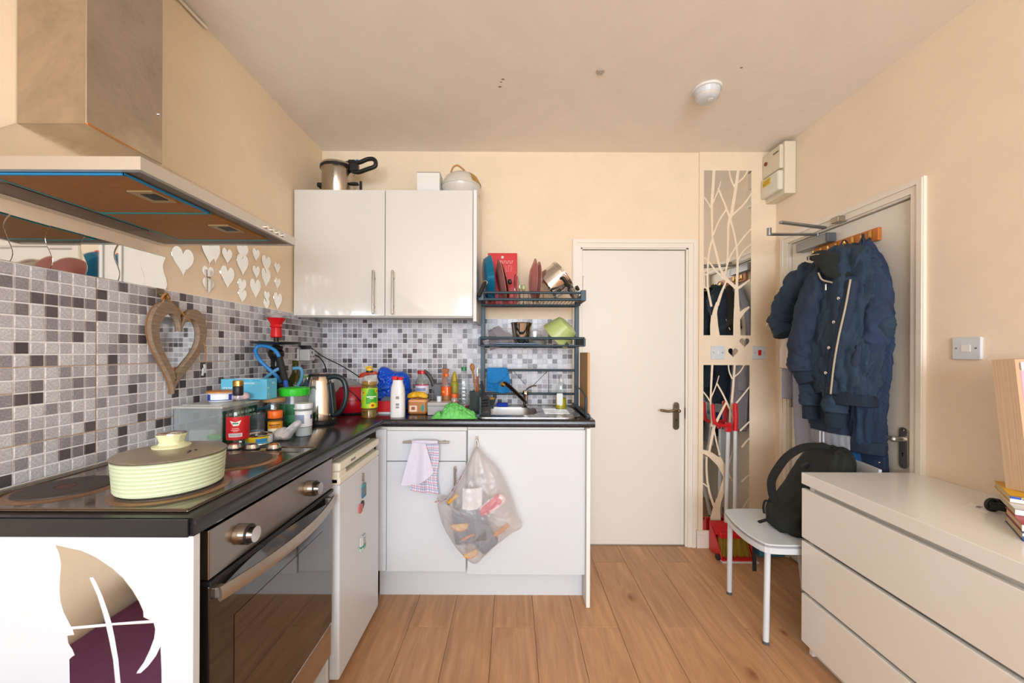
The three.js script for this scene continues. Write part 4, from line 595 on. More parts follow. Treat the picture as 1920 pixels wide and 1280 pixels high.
{ // green glass bottle behind the hookah
  const t = thing('green_bottle', 'olive green glass bottle in the corner behind the hookah', 'bottle', [-1.13, WT, -2.06]);
  obj('glass', lathe([[0.001, 0], [0.038, 0], [0.04, 0.004], [0.04, 0.17], [0.034, 0.2], [0.017, 0.235], [0.0145, 0.29], [0.016, 0.295], [0.014, 0.3]], 36), MP(0x77801c, 0.06, { transmission: 0.75, thickness: 0 }), t);
  const p = thing('paper_cup', 'small white cup with a green stripe in the corner behind the kettle', 'cup', [-1.17, WT, -2.2]);
  obj('cup', lathe([[0.001, 0], [0.034, 0], [0.044, 0.22], [0.042, 0.22]], 32), mat.white, p); obj('stripe', lathe([[0.0443, 0.2], [0.0452, 0.215]], 32), M(0x7fc04a, 0.5), p);
}
{ // kettle
  const t = thing('kettle', 'brushed steel electric kettle with a black handle', 'kettle', [-0.925, WT, -1.905]);
  obj('base', lathe([[0.001, 0], [0.072, 0], [0.074, 0.006], [0.073, 0.018], [0.068, 0.024]], 44), mat.black, t);
  obj('steel_body', lathe([[0.071, 0.02], [0.0735, 0.026], [0.073, 0.06], [0.0685, 0.13], [0.06, 0.2], [0.0525, 0.228], [0.05, 0.232]], 56), M(0xd8cfc2, 0.13, { metalness: 1 }), t);
  obj('lid', lathe([[0.052, 0.226], [0.053, 0.234], [0.046, 0.241], [0.001, 0.243]], 44), mat.black, t);
  obj('lid_plate', lathe([[0.044, 0.2415], [0.043, 0.244], [0.001, 0.2445]], 40), mat.steelShiny, t);
  obj('spout', ext([[0, 0], [0.03, 0.004], [0, 0.05]], 0.036, 0.004).translate(-0.001, 0.18, -0.018).rotateY(PI).translate(-0.052, 0, 0), mat.steelShiny, t);
  const win = obj('water_window', ext(rrect(0.026, 0.115, 0.012), 0.004, 0.001).rotateX(-0.09).translate(-0.003, 0.118, 0.0655), MP(0xc4d2d8, 0.15, { transmission: 0.3, thickness: 0 }), t); win.rotation.y = 0.02;
  obj('window_rim', ext(rrect(0.032, 0.122, 0.015), 0.003, 0.001, [rrect(0.024, 0.112, 0.011)]).rotateX(-0.09).translate(-0.003, 0.118, 0.0648), mat.satin, t);
  const hm = M(0x17242a, 0.35);
  obj('handle', [tube([[0.046, 0.222, 0.03], [0.08, 0.23, 0.03], [0.118, 0.214, 0.03], [0.134, 0.165, 0.03], [0.128, 0.105, 0.03], [0.104, 0.06, 0.03], [0.07, 0.045, 0.03]], 0.0125, 50, 12).translate(0, 0, -0.01), bx(0.02, 0.15, 0.034, 0.068, 0.125, 0.022, 0.006, 0, 0, 0.1)], hm, t);
  obj('power_base', lathe([[0.001, 0], [0.08, 0], [0.081, 0.004], [0.076, 0.006]], 44), mat.black, t).scale.set(1, 0.5, 1);
}
{ // crumpled clear bag in the corner, red appliance, crisp packet
  const c = thing('clear_bag', 'crumpled translucent plastic bag lying in the worktop corner', 'plastic bag', [-1.07, WT, -2.53]);
  obj('crumpled_film', pillow([[-0.14, 0.0], [-0.14, 0.13], [-0.06, 0.2], [0.02, 0.17], [0.1, 0.14], [0.16, 0.08], [0.17, 0.02], [0.1, 0.002]], 0.06, { rough: 0.03, crease: 0.02, seed: 11, freq: 14, floor: 0.001 }).translate(0, 0.003, 0), MP(0xdadfe2, 0.35, { transmission: 0.45, thickness: 0 }), c);
  const t = thing('red_canister', 'rounded red plastic container behind the kettle handle', 'container', [-0.905, WT, -2.25]);
  obj('container_body', lathe([[0.001, 0], [0.075, 0], [0.092, 0.02], [0.098, 0.07], [0.09, 0.12], [0.068, 0.15], [0.001, 0.156]], 48), M(0xb80f26, 0.3), t);
  obj('base_ring', lathe([[0.001, 0], [0.085, 0], [0.09, 0.006], [0.08, 0.014]], 48), mat.black, t);
  obj('lid_seam', tor(0.0965, 0.0014, 0, 0.078, 0, PI / 2), M(0x5a0812, 0.5), t);
  obj('carry_strap', tube([[-0.03, 0.15, 0.07], [0.02, 0.13, 0.085], [0.06, 0.09, 0.08], [0.085, 0.05, 0.06]], 0.003, 24), mat.black, t);
  const p = thing('crisp_packet', 'red and white foil packet propped behind the oil bottle', 'packet', [-0.845, WT + 0.156, -2.33]);
  obj('foil_bag', pillow([[-0.05, 0], [-0.052, 0.055], [-0.03, 0.068], [0.04, 0.075], [0.05, 0.04], [0.05, 0]], 0.016, { rough: 0.008, seed: 4, freq: 40 }), M(0xe2dfdf, 0.35), p);
  obj('red_print', pillow([[-0.051, 0.036], [-0.052, 0.056], [-0.03, 0.069], [0.04, 0.076], [0.05, 0.058], [0.0, 0.05]], 0.0165, { rough: 0.008, seed: 4, freq: 40 }).translate(0, 0, 0.003), M(0xd8401c, 0.4), p);
}
{ // sunflower oil
  const t = thing('oil_bottle', 'clear bottle of golden oil with a green sunflower label', 'bottle', [-0.752, WT, -2.085]);
  const prof = [[0.001, 0], [0.037, 0], [0.041, 0.005], [0.041, 0.04], [0.0385, 0.045], [0.041, 0.05], [0.041, 0.16], [0.0385, 0.166], [0.041, 0.172], [0.0385, 0.18], [0.041, 0.187], [0.039, 0.205], [0.028, 0.228], [0.015, 0.242], [0.0135, 0.25]];
  obj('plastic_shell', lathe(prof, 40), mat.glass, t);
  obj('oil', lathe([...prof.slice(0, 10).map(([x, y]) => [Math.max(0.001, x - 0.0012), y + 0.001]), [0.038, 0.19], [0.001, 0.19]], 40), MP(0xf4d878, 0.05, { transmission: 0.88, thickness: 0 }), t);
  obj('cap', [lathe([[0.014, 0.243], [0.0165, 0.244], [0.0165, 0.262], [0.001, 0.264]], 28), bx(0.036, 0.007, 0.02, -0.006, 0.267, 0, 0.003, 0, 0, 0.12)], M(0xe2b818, 0.4), t);
  obj('cap_collar', lathe([[0.0155, 0.238], [0.018, 0.24], [0.018, 0.247], [0.0155, 0.249]], 28), mat.black, t);
  label(t, 0.0416, 0.054, 0.158, canvasTex(384, 256, (g) => { g.fillStyle = '#9ed022'; g.fillRect(0, 0, 384, 256); g.fillStyle = '#3ea22a'; g.beginPath(); g.moveTo(190, 10); g.lineTo(250, 14); g.lineTo(290, 110); g.lineTo(284, 200); g.lineTo(160, 200); g.lineTo(160, 110); g.fill(); g.fillStyle = '#eaf2e2'; g.fillRect(165, 104, 116, 14); g.fillRect(200, 126, 40, 10); for (const [x, y, r] of [[128, 60, 24], [285, 40, 26], [230, 222, 40], [120, 160, 16]]) { g.fillStyle = '#efc11c'; for (let k = 0; k < 12; k++) { g.beginPath(); g.ellipse(x + Math.cos(k / 6 * PI) * r * 0.75, y + Math.sin(k / 6 * PI) * r * 0.75, r * 0.4, r * 0.18, k / 6 * PI, 0, 7); g.fill(); } g.fillStyle = '#8a4a12'; g.beginPath(); g.arc(x, y, r * 0.42, 0, 7); g.fill(); } g.fillStyle = '#dfe6ee'; g.fillRect(60, 30, 40, 120); g.fillStyle = '#3a6ab8'; g.fillRect(66, 190, 30, 50); }), 0.3, PI * 1.4);
}
{ // white bottle with a red cap
  const t = thing('squeeze_bottle', 'white squeeze bottle with a red double cap', 'bottle', [-0.61, WT, -2.112], 0);
  const body = drape([[0.001, 0, 0, 0.035, 0.026, 0], [0.004, 0, 0, 0.038, 0.028, 0], [0.05, 0, 0, 0.038, 0.028, 0], [0.12, 0, 0, 0.037, 0.028, 0], [0.15, 0, 0, 0.035, 0.027, 0], [0.18, 0, 0, 0.028, 0.022, 0], [0.198, 0, 0, 0.026, 0.02, 0]], { rows: 40, seg: 48, rough: 0, folds: [], pow: 0.75 });
  obj('bottle_body', body, M(0xe4e3e1, 0.35), t);
  obj('cap', [bx(0.028, 0.02, 0.036, -0.014, 0.207, 0, 0.006), bx(0.024, 0.017, 0.036, 0.015, 0.205, 0, 0.006)], M(0xd9161c, 0.35), t);
  obj('printed_marks', [bx(0.018, 0.014, 0.0008, 0.006, 0.105, 0.0282), bx(0.018, 0.012, 0.0008, 0.006, 0.069, 0.0286), bx(0.018, 0.009, 0.0008, 0.006, 0.054, 0.0286)], M(0x8b8f95, 0.5), t);
}
{ // blue carrier bag and what stands round it
  const t = thing('blue_bag', 'bright blue crumpled carrier bag against the tiles', 'plastic bag', [-0.735, WT, -2.425]);
  obj('film', pillow([[-0.13, 0.0], [-0.135, 0.08], [-0.125, 0.17], [-0.09, 0.205], [-0.07, 0.25], [-0.03, 0.248], [0.015, 0.225], [0.07, 0.222], [0.105, 0.19], [0.118, 0.1], [0.12, 0.04], [0.1, 0]], 0.07, { rough: 0.05, crease: 0.06, seed: 2, freq: 22, rings: 30, n: 150, c: [-0.01, 0.09], floor: 0.001 }).translate(0, 0.004, 0), MP(0x1258d8, 0.3, { clearcoat: 0.3 }), t);
  const r = thing('red_box', 'red box with a grey slanted top beside the white squeeze bottle', 'box', [-0.685, WT, -2.24]);
  obj('carton', [bx(0.125, 0.06, 0.09, 0, 0.042, 0, 0.003)], M(0xc8101c, 0.4), r); obj('white_foot', bx(0.12, 0.014, 0.085, 0, 0.007, 0, 0.002), mat.white, r);
  obj('top_picture', [bx(0.1, 0.004, 0.07, 0.0, 0.078, -0.008, 0.001, 0.25)], M(0x7c8288, 0.5), r); obj('red_tab', bx(0.03, 0.04, 0.006, 0.055, 0.082, -0.0, 0.002, 0, 0, 0.2), M(0xc8101c, 0.4), r);
  const b = thing('bread_packet', 'brown bread packet with a yellow tie behind the white bottle', 'packet', [-0.525, WT, -2.225]);
  obj('loaf_bag', bx(0.108, 0.085, 0.08, 0, 0.0435, 0, 0.016), M(0xffffff, 0.4, { map: canvasTex(128, 96, (g) => { g.fillStyle = '#b8763e'; g.fillRect(0, 0, 128, 96); g.fillStyle = '#e6d2bc'; g.fillRect(10, 40, 54, 42); g.fillStyle = '#a85a38'; g.fillRect(24, 48, 26, 22); g.fillStyle = '#2f8a7a'; g.beginPath(); g.ellipse(104, 56, 12, 24, 0, 0, 7); g.fill(); g.fillStyle = '#d8a070'; g.fillRect(0, 0, 128, 14); }) }), b);
  obj('bag_end', cyl(0.035, 0.038, 0.012, 0.055, 0.045, 0, 28, 0, 0, PI / 2), M(0x8e7a5a, 0.5), b);
  const y = thing('yellow_cloth', 'folded yellow packet on top of the bread', 'packet', [-0.53, WT + 0.087, -2.225]);
  obj('folded_film', pillow([[-0.055, 0], [-0.056, 0.022], [-0.02, 0.036], [0.03, 0.034], [0.056, 0.016], [0.05, 0], [0, 0.004]], 0.022, { rough: 0.012, seed: 6, freq: 45 }), M(0xe0b01c, 0.45), y);
  const c2 = thing('red_cap_bottle', 'slim clear bottle with a dark red cap against the tiles', 'bottle', [-0.572, WT, -2.45]);
  obj('glass', lathe([[0.001, 0], [0.026, 0], [0.027, 0.16], [0.014, 0.19], [0.012, 0.215]], 28), MP(0xdfe8d8, 0.06, { transmission: 0.9, thickness: 0 }), c2); obj('cap', lathe([[0.013, 0.21], [0.0145, 0.211], [0.0145, 0.232], [0.001, 0.234]], 24), M(0xa81a1c, 0.4), c2);
}
function petBottle(name, lab, x, z, r, h, capMat, liq, labelTex, lv = 0.5) {
  const t = thing(name, lab, 'bottle', [x, WT, z]);
  const pr = [[0.001, 0], [r * 0.9, 0], [r, 0.006]]; for (let k = 0; k < 7; k++) { const y = 0.02 + k * h * 0.08; pr.push([r, y], [r * 0.96, y + h * 0.02], [r, y + h * 0.04]); } pr.push([r, h * 0.68], [r * 0.85, h * 0.78], [r * 0.42, h * 0.9], [r * 0.36, h * 0.93]);
  obj('plastic_shell', lathe(pr, 32), MP(0xf2f6f8, 0.08, { transmission: 0.93, thickness: 0 }), t);
  if (liq) obj('drink', lathe([[0.001, 0.004], [r * 0.9, 0.004], [r * 0.93, 0.01], [r * 0.93, h * lv], [0.001, h * lv]], 28), liq, t);
  obj('cap', lathe([[r * 0.42, h * 0.92], [r * 0.46, h * 0.925], [r * 0.46, h * 0.99], [r * 0.42, h], [0.001, h]], 24), capMat, t);
  if (labelTex) label(t, r * 1.01, h * 0.42, h * 0.66, labelTex, 0, PI * 1.8);
  return t;
}
petBottle('water_bottle', 'clear water bottle with a red cap and pale label', -0.535, -2.355, 0.04, 0.235, mat.red, liquid('#bcd0de', 0.3), canvasTex(256, 64, (g) => { g.fillStyle = '#dfe0ea'; g.fillRect(0, 0, 256, 64); g.fillStyle = '#c2506a'; g.fillRect(0, 0, 256, 8); g.fillStyle = '#8a96c2'; g.fillRect(90, 22, 70, 20); }), 0.35);
petBottle('juice_bottle', 'orange drink bottle with an orange cap and label', -0.387, -2.33, 0.03, 0.22, mat.orange, M(0xc07a1c, 0.3), canvasTex(256, 64, (g) => { g.fillStyle = '#e85a14'; g.fillRect(0, 0, 256, 64); g.fillStyle = '#f6d6b8'; g.fillRect(140, 6, 8, 52); g.fillStyle = '#f2a53a'; g.fillRect(90, 30, 30, 14); }), 0.42);
petBottle('cordial_bottle', 'tall clear bottle with a green cap and a little red drink', -0.275, -2.26, 0.033, 0.262, M(0x1b7a4a, 0.4), M(0xa01418, 0.2), null, 0.17);
{
  const y = thing('mustard_bottle', 'yellow green squeezy bottle behind the orange drink', 'bottle', [-0.355, WT, -2.44]);
  obj('bottle_body', lathe([[0.001, 0], [0.026, 0], [0.027, 0.01], [0.026, 0.14], [0.02, 0.16], [0.012, 0.17]], 28), M(0xa8a02a, 0.4), y); obj('nozzle_cap', lathe([[0.016, 0.168], [0.018, 0.17], [0.014, 0.2], [0.006, 0.225], [0.001, 0.226]], 24), M(0xc2a41c, 0.4), y);
  const p = thing('pill_bottle', 'small bottle with an orange cap and red label', 'bottle', [-0.332, WT, -2.285]);
  obj('bottle_body', lathe([[0.001, 0], [0.02, 0], [0.021, 0.004], [0.021, 0.075], [0.017, 0.084]], 28), MP(0xe9d8cf, 0.2, { transmission: 0.6, thickness: 0 }), p); obj('cap', lathe([[0.018, 0.084], [0.021, 0.085], [0.021, 0.106], [0.001, 0.108]], 28), M(0xe2601c, 0.4), p);
  label(p, 0.0214, 0.018, 0.062, canvasTex(128, 64, (g) => { g.fillStyle = '#d8382a'; g.fillRect(0, 0, 128, 64); g.fillStyle = '#f2eeea'; g.fillRect(40, 18, 48, 34); g.fillStyle = '#c8382a'; g.fillRect(50, 32, 28, 6); }), 0.2, PI * 1.6);
  const c = thing('clear_box', 'clear plastic box with a white clip lid behind the green bag', 'box', [-0.405, WT, -2.2]);
  obj('tray', [bx(0.115, 0.05, 0.08, 0, 0.026, 0, 0.006)], MP(0xe6e4e4, 0.3, { transmission: 0.55, thickness: 0 }), c); obj('lid', bx(0.12, 0.02, 0.085, 0.002, 0.061, 0, 0.005), MP(0xd8d4d2, 0.3, { transmission: 0.4, thickness: 0 }), c); obj('white_cup', lathe([[0.001, 0], [0.013, 0], [0.0145, 0.03], [0.001, 0.03]], 24).translate(0.0, 0.0715, 0), mat.white, c);
  // knife block with a knife and a cleaver
  const k = thing('knife_block', 'grey knife block holding two knives against the tiles', 'knife block', [-0.43, WT, -2.46]);
  obj('block', [bx(0.1, 0.15, 0.09, 0.0, 0.075, 0, 0.006)], M(0x6a6d70, 0.5), k);
  const k1 = thing('knife', 'kitchen knife with a curved dark grey handle in the block', 'knife', [-0.465, WT + 0.1, -2.43]); k1.rotation.z = 0.42;
  obj('blade', bx(0.026, 0.09, 0.002, 0, 0.0, 0), mat.steelShiny, k1); obj('handle', tube([[0, 0.04, 0], [0.004, 0.08, 0], [-0.002, 0.12, 0], [-0.018, 0.15, 0]], 0.0125, 24, 10).scale(1, 1, 0.9), M(0x4a4846, 0.5), k1);
  const k2 = thing('cleaver', 'knife with a flat orange brown wooden handle in the block', 'knife', [-0.41, WT + 0.1, -2.42]);
  obj('blade', bx(0.03, 0.09, 0.002, 0, 0.0, 0), mat.steelShiny, k2); obj('handle', ext([[-0.02, 0.03], [0.02, 0.03], [0.018, 0.06], [0.014, 0.09], [0.018, 0.12], [0.026, 0.135], [0.022, 0.145], [-0.016, 0.148], [-0.016, 0.09]], 0.016, 0.003).translate(0, 0, -0.008), M(0xa85a22, 0.5), k2); obj('rivet', [0.06, 0.09, 0.12].map((y) => cyl(0.003, 0.003, 0.002, 0, y, 0.0095, 10, PI / 2)), mat.steelShiny, k2);
}
{ // green produce bag on the worktop edge
  const t = thing('green_bag', 'thin bright green bag crumpled at the front of the worktop', 'plastic bag', [-0.285, WT, -2.1]);
  const HP = [[0, 0.01], [0.1, 0.022], [0.2, 0.014], [0.27, 0.055], [0.38, 0.068], [0.52, 0.064], [0.66, 0.046], [0.85, 0.024], [1, 0.004]], prof = (u) => { for (let k = 0; k + 1 < HP.length; k++) if (u <= HP[k + 1][0]) { const t = (u - HP[k][0]) / (HP[k + 1][0] - HP[k][0]); return lerp(HP[k][1], HP[k + 1][1], t * t * (3 - 2 * t)); } return 0; };
  const R = (u, v) => { const w = v < 0.3 ? Math.sin(v / 0.3 * PI / 2) : Math.cos((v - 0.3) / 0.7 * PI / 2) ** 0.8, edge = Math.min(1, u * 8, (1 - u) * 8, v * 6 + 0.1, (1 - v) * 6 + 0.1); return [lerp(-0.13, 0.105, u) + 0.012 * fbm(u * 7, v * 6, 2), Math.max(0.002, 0.002 + prof(u) * w + edge * 0.03 * (0.25 - Math.abs(fbm(u * 8, v * 6, 4)) * 1.6) * (0.4 + w)), lerp(-0.055, 0.062, v) + 0.016 * fbm(u * 9, v * 3, 8)]; };
  obj('film', sheet(R, 60, 36, 0.0015), MP(0x78dc74, 0.38, { transmission: 0.15, thickness: 0, side: THREE.DoubleSide }), t);
}
{ // utensil pot with spoons and a slotted turner
  const t = thing('utensil_pot', 'dark grey utensil holder at the corner of the sink', 'utensil holder', [-0.2, WT, -2.205]);
  obj('pot', lathe([[0.001, 0], [0.034, 0], [0.036, 0.004], [0.04, 0.13], [0.038, 0.13], [0.034, 0.006], [0.001, 0.005]], 6), M(0x3f4649, 0.5), t);
  const a = thing('wooden_spoon', 'wooden spoon standing in the utensil holder', 'spoon', [-0.197, WT + 0.012, -2.205]); a.rotation.set(0, 0, 0.09);
  obj('handle', rod([0.014, 0.01, 0.006], [-0.002, 0.24, -0.01], 0.0055), M(0x9c6a35, 0.6), a); obj('spoon_head', sph(0.017, -0.003, 0.252, -0.01, 0.8, 1.3, 0.5), M(0x9c6a35, 0.6), a);
  const b = thing('brown_spatula', 'spatula with a reddish brown handle leaning out of the holder', 'spatula', [-0.182, WT + 0.012, -2.2]); b.rotation.set(0, 0, -0.1);
  obj('handle', rod([-0.006, 0.008, 0], [-0.03, 0.2, 0], 0.0065), M(0x8f4a20, 0.5), b); obj('steel_shank', rod([-0.03, 0.2, 0], [-0.035, 0.245, 0], 0.004), mat.steelShiny, b);
  const s = thing('slotted_turner', 'black slotted turner leaning against the utensil holder', 'turner', [-0.142, WT + 0.006, -2.13]); s.rotation.set(-0.28, 0, 0.08);
  obj('slotted_head', ext([[-0.028, 0], [0.028, 0], [0.031, 0.01], [0.03, 0.09], [0.012, 0.112], [-0.012, 0.112], [-0.03, 0.09], [-0.031, 0.01]], 0.004, 0.001, [0, 1, 2, 3, 4].map((k) => [[-0.018, 0.014 + k * 0.016], [0.018, 0.014 + k * 0.016], [0.018, 0.021 + k * 0.016], [-0.018, 0.021 + k * 0.016]])), mat.blackSoft, s);
  obj('handle', rod([0, 0.108, 0.002], [-0.012, 0.19, 0.002], 0.006), mat.blackSoft, s);
}
// ---------- sink, tap, dish rack ----------
{
  const t = thing('sink', 'inset stainless steel sink with bowl and drainer', 'sink', [0, WT, 0]);
  const cx = 0.072, cz = -2.285, W = 0.6, D = 0.43, bcx = -0.02, bcz = -2.31;
  const hole = rrect(0.33, 0.31, 0.085, 8).map(([x, y]) => [x + bcx - cx, y - (bcz - cz) ]);
  const rimG = ext(rrect(W, D, 0.09, 8), 0.004, 0.0015, [rrect(0.33, 0.31, 0.085, 8).map(([x, y]) => [x + (bcx - cx), y - (bcz - cz)])]).rotateX(-PI / 2).translate(cx, 0.0005, cz);
  obj('rim', [rimG], mat.steelShiny, t).material = M(0xbab8b4, 0.8, { metalness: 1, roughnessMap: steelRough });
  const ringAt = (s, y, r) => rrect(0.33 * s, 0.31 * s, 0.085 * s, 8).map(([x, z]) => [x + bcx, y, bcz + z]);
  obj('bowl', gridGeo([ringAt(1.0, 0.004), ringAt(0.985, -0.008), ringAt(0.95, -0.08), ringAt(0.9, -0.125), ringAt(0.78, -0.145), ringAt(0.3, -0.15), ringAt(0.02, -0.151)], true), M(0xb8b6b2, 0.5, { metalness: 1, side: THREE.DoubleSide }), t);
  obj('drain', [tor(0.035, 0.005, bcx, -0.148, bcz, PI / 2), cyl(0.03, 0.03, 0.004, bcx, -0.149, bcz)], mat.chrome, t);
  for (let k = 0; k < 6; k++) obj('drainer_rib', bx(0.14, 0.003, 0.008, 0.255, 0.0062, -2.4 + k * 0.038, 0.0014), M(0xbab8b4, 0.45, { metalness: 1 }), t);
}
{
  const t = thing('mixer_tap', 'chrome sink mixer tap with a raised dark spout', 'tap', [0.085, WT + 0.005, -2.462]);
  obj('tap_body', lathe([[0.001, 0], [0.026, 0], [0.027, 0.006], [0.017, 0.014], [0.0165, 0.07], [0.019, 0.078], [0.019, 0.1], [0.012, 0.108], [0.001, 0.109]], 32), mat.chrome, t);
  obj('spout', tube([[0, 0.03, 0.01], [-0.02, 0.06, 0.06], [-0.07, 0.115, 0.14], [-0.115, 0.16, 0.2], [-0.13, 0.163, 0.215]], 0.0115, 40, 14), M(0x6a615a, 0.2, { metalness: 1 }), t);
  obj('spout_tip', [cyl(0.0125, 0.0125, 0.02, -0.137, 0.16, 0.222, 20, 0.4, 0, 1.0)], mat.brass, t);
  obj('lever', tube([[0, 0.1, 0], [0.012, 0.118, 0.015], [0.04, 0.135, 0.03], [0.065, 0.138, 0.04]], 0.0055, 20, 10), mat.chrome, t);
}
{
  const t = thing('dish_rack', 'two-tier dark blue metal dish rack standing over the sink', 'dish rack'), rp = mat.rackPaint, z = -2.49, zf = -2.22;
  for (const x of [-0.183, 0.407]) {
    const p = obj('post', bx(0.026, 0.72, 0.03, x, WT + 0.36, z, 0.003), rp, t); void p;
    const s = x < 0 ? -1 : 1, xi = x - s * 0.005;
    obj('foot', [bx(0.022, 0.016, 0.5, xi, WT + 0.014, -2.32, 0.004), tube([[xi - s * 0.012, WT + 0.02, -2.075], [xi - s * 0.012, WT + 0.075, -2.072], [xi - s * 0.012, WT + 0.112, -2.075]], 0.008, 12, 10), tube([[xi - s * 0.012, WT + 0.11, -2.075], [xi - s * 0.01, WT + 0.118, -2.12], [xi, WT + 0.13, -2.3], [xi, WT + 0.135, z]], 0.004, 20, 8)], rp, t);
    obj('rubber_foot', [bx(0.024, 0.006, 0.03, xi, WT + 0.0032, -2.09, 0.002)], mat.black, t);
    obj('bracket', [bx(0.012, 0.05, 0.3, x, 1.606, -2.36, 0.003), bx(0.012, 0.045, 0.3, x, 1.35, -2.36, 0.003), bx(0.03, 0.06, 0.014, x - s * 0.008, 1.612, zf + 0.004, 0.003)], rp, t);
  }
  for (const [y, zz, r, w] of [[1.628, zf, 0.0075, 0], [1.59, zf, 0.0085, 0], [1.585, z - 0.02, 0.007, 0], [1.575, -2.36, 0.005, 0], [1.372, zf, 0.0075, 0], [1.328, z - 0.01, 0.008, 0], [1.33, zf, 0.005, 0], [1.18, z + 0.004, 0.0075, 0], [1.032, z + 0.004, 0.0075, 0]]) obj('rail', rod([-0.183, y, zz], [0.407, y, zz], r, 12), rp, t);
  const wires = (y) => { const g = []; for (let x = -0.16; x < 0.4; x += 0.0205) g.push(rod([x, y, z - 0.02], [x, y, zf], 0.0016, 5)); return g; };
  obj('wire_grid', [...wires(1.588), ...wires(1.331)], M(0x2b363c, 0.4, { metalness: 0.5 }), t);
  const dv = []; for (let x = -0.14; x < 0.2; x += 0.03) dv.push(rod([x, 1.588, -2.42], [x, 1.66, -2.42], 0.0018, 5)); obj('plate_divider', dv, M(0x2b363c, 0.4, { metalness: 0.5 }), t);
  obj('wire_support', [rod([0.0, 1.175, z + 0.004], [0.0, 1.035, z + 0.004], 0.002, 6), rod([0.232, 1.175, z + 0.004], [0.232, 1.035, z + 0.004], 0.002, 6), rod([0.012, 1.172, z + 0.004], [0.085, 1.09, z + 0.004], 0.002, 6), rod([0.225, 1.175, z + 0.004], [0.12, 1.07, z + 0.004], 0.002, 6)], M(0x2b363c, 0.4, { metalness: 0.5 }), t);
}
const T1 = 1.591, T2 = 1.3335;   // shelf levels
function onEdge(name, lab, cat, x, z, r, lean, yaw, build) {   // a round thing standing on its rim; local y is its axis, turned towards +x
  const t = thing(name, lab, cat); const w = new THREE.Group(); void w; t.position.set(x, T1 + r * Math.abs(Math.cos(lean)) + 0.001, z); t.rotation.set(0, yaw, -PI / 2 + lean, 'YZX'); build(t); return t;
}
const plateProf = (r) => [[0.001, 0], [r * 0.55, 0], [r * 0.62, 0.004], [r * 0.94, 0.019], [r, 0.021], [r * 0.985, 0.024], [r * 0.6, 0.009], [0.001, 0.005]];
const fryingPan = onEdge('frying_pan', 'blue frying pan standing on edge in the top tray', 'pan', -0.146, -2.36, 0.14, 0.1, 0.16, (t) => {
  obj('pan_body', lathe([[0.001, -0.022], [0.1, -0.022], [0.118, -0.016], [0.14, 0.022], [0.137, 0.024], [0.114, -0.012], [0.001, -0.018]], 56), M(0x14789e, 0.18, { metalness: 0.35 }), t);
  obj('nonstick', lathe([[0.001, -0.0175], [0.113, -0.0115], [0.136, 0.0225]], 48), mat.black, t);
});
{ const h = new THREE.Group(); h.position.set(-0.178, 1.63, -2.2); scene.add(h); obj('handle', tube([[-0.01, -0.03, 0.02], [0.004, 0.0, 0.012], [0.02, 0.04, 0.002], [0.028, 0.055, -0.01]], 0.0115, 24, 12), mat.black, h); obj('hanging_ring', tor(0.01, 0.004, 0.028, 0.05, -0.002, 0, 0.4), mat.satin, h); h.updateMatrixWorld(true); fryingPan.updateMatrixWorld(true); for (const c of [...h.children]) fryingPan.attach(c); scene.remove(h); }
onEdge('pink_plate', 'pink plate leaning left beside the blue frying pan', 'plate', -0.084, -2.37, 0.128, 0.2, 0.12, (t) => obj('plate', lathe(plateProf(0.128), 56), M(0xc98a82, 0.3), t));
onEdge('steel_tray', 'shiny steel lid leaning between the pink plate and the red packet', 'pan lid', -0.046, -2.38, 0.122, 0.22, 0.12, (t) => { obj('lid', lathe([[0.001, 0.012], [0.08, 0.009], [0.118, 0.002], [0.122, 0], [0.12, -0.002], [0.001, 0.01]], 48), mat.steelShiny, t); const k = obj('knob', lathe([[0.006, 0.01], [0.006, 0.02], [0.016, 0.026], [0.017, 0.036], [0.012, 0.042], [0.001, 0.043]], 28), mat.black, t); void k; });
onEdge('glass_pan_cover', 'small glass pan lid with a pale green knob standing in the tray', 'pan lid', 0.028, -2.37, 0.085, 0.12, 0.15, (t) => { obj('glass_disc', lathe([[0.001, 0.014], [0.05, 0.01], [0.082, 0.001]], 44), mat.glass, t); obj('steel_rim', tor(0.083, 0.003, 0, 0.001, 0, PI / 2), mat.steelShiny, t); obj('knob', lathe([[0.006, 0.012], [0.007, 0.026], [0.02, 0.03], [0.021, 0.044], [0.016, 0.048], [0.001, 0.049]], 28), M(0xb9c48a, 0.4), t); });
onEdge('pink_plate', 'pink plate standing upright in the middle of the top tray', 'plate', 0.108, -2.36, 0.13, -0.02, 0.1, (t) => obj('plate', lathe(plateProf(0.13), 56), M(0xbf7f7a, 0.3), t));
onEdge('pink_plate', 'pink plate just right of the upright middle plate, in its shadow', 'plate', 0.134, -2.40, 0.126, -0.03, 0.1, (t) => obj('plate', lathe(plateProf(0.126), 56), M(0xc28a80, 0.3), t));
{ // red packet
  const t = thing('red_packet', 'flat red packet with white lettering behind the plates', 'packet', [-0.062, T1, -2.475]);
  const map = canvasTex(256, 420, (g) => { g.fillStyle = '#cf1419'; g.fillRect(0, 0, 256, 420); g.fillStyle = '#c8d0c4'; g.beginPath(); g.arc(128, 34, 12, 0, 7); g.fill(); g.fillStyle = '#e0a098'; for (let i = 0; i < 8; i++) { g.fillRect(90 + i * 17, 62, 5, 24); g.fillRect(90 + i * 17, i % 2 ? 62 : 80, 13, 6); } g.fillStyle = '#e0686a'; for (let i = 0; i < 5; i++) { g.fillRect(112 + i * 22, 104, 7, 52); g.fillRect(112 + i * 22, 100 + (i % 3) * 22, 18, 7); } });
  const g = bx(0.185, 0.325, 0.012, 0, 0.163, 0, 0.004); obj('pouch', g, M(0xffffff, 0.35, { map }), t); t.rotation.x = -0.04;
}
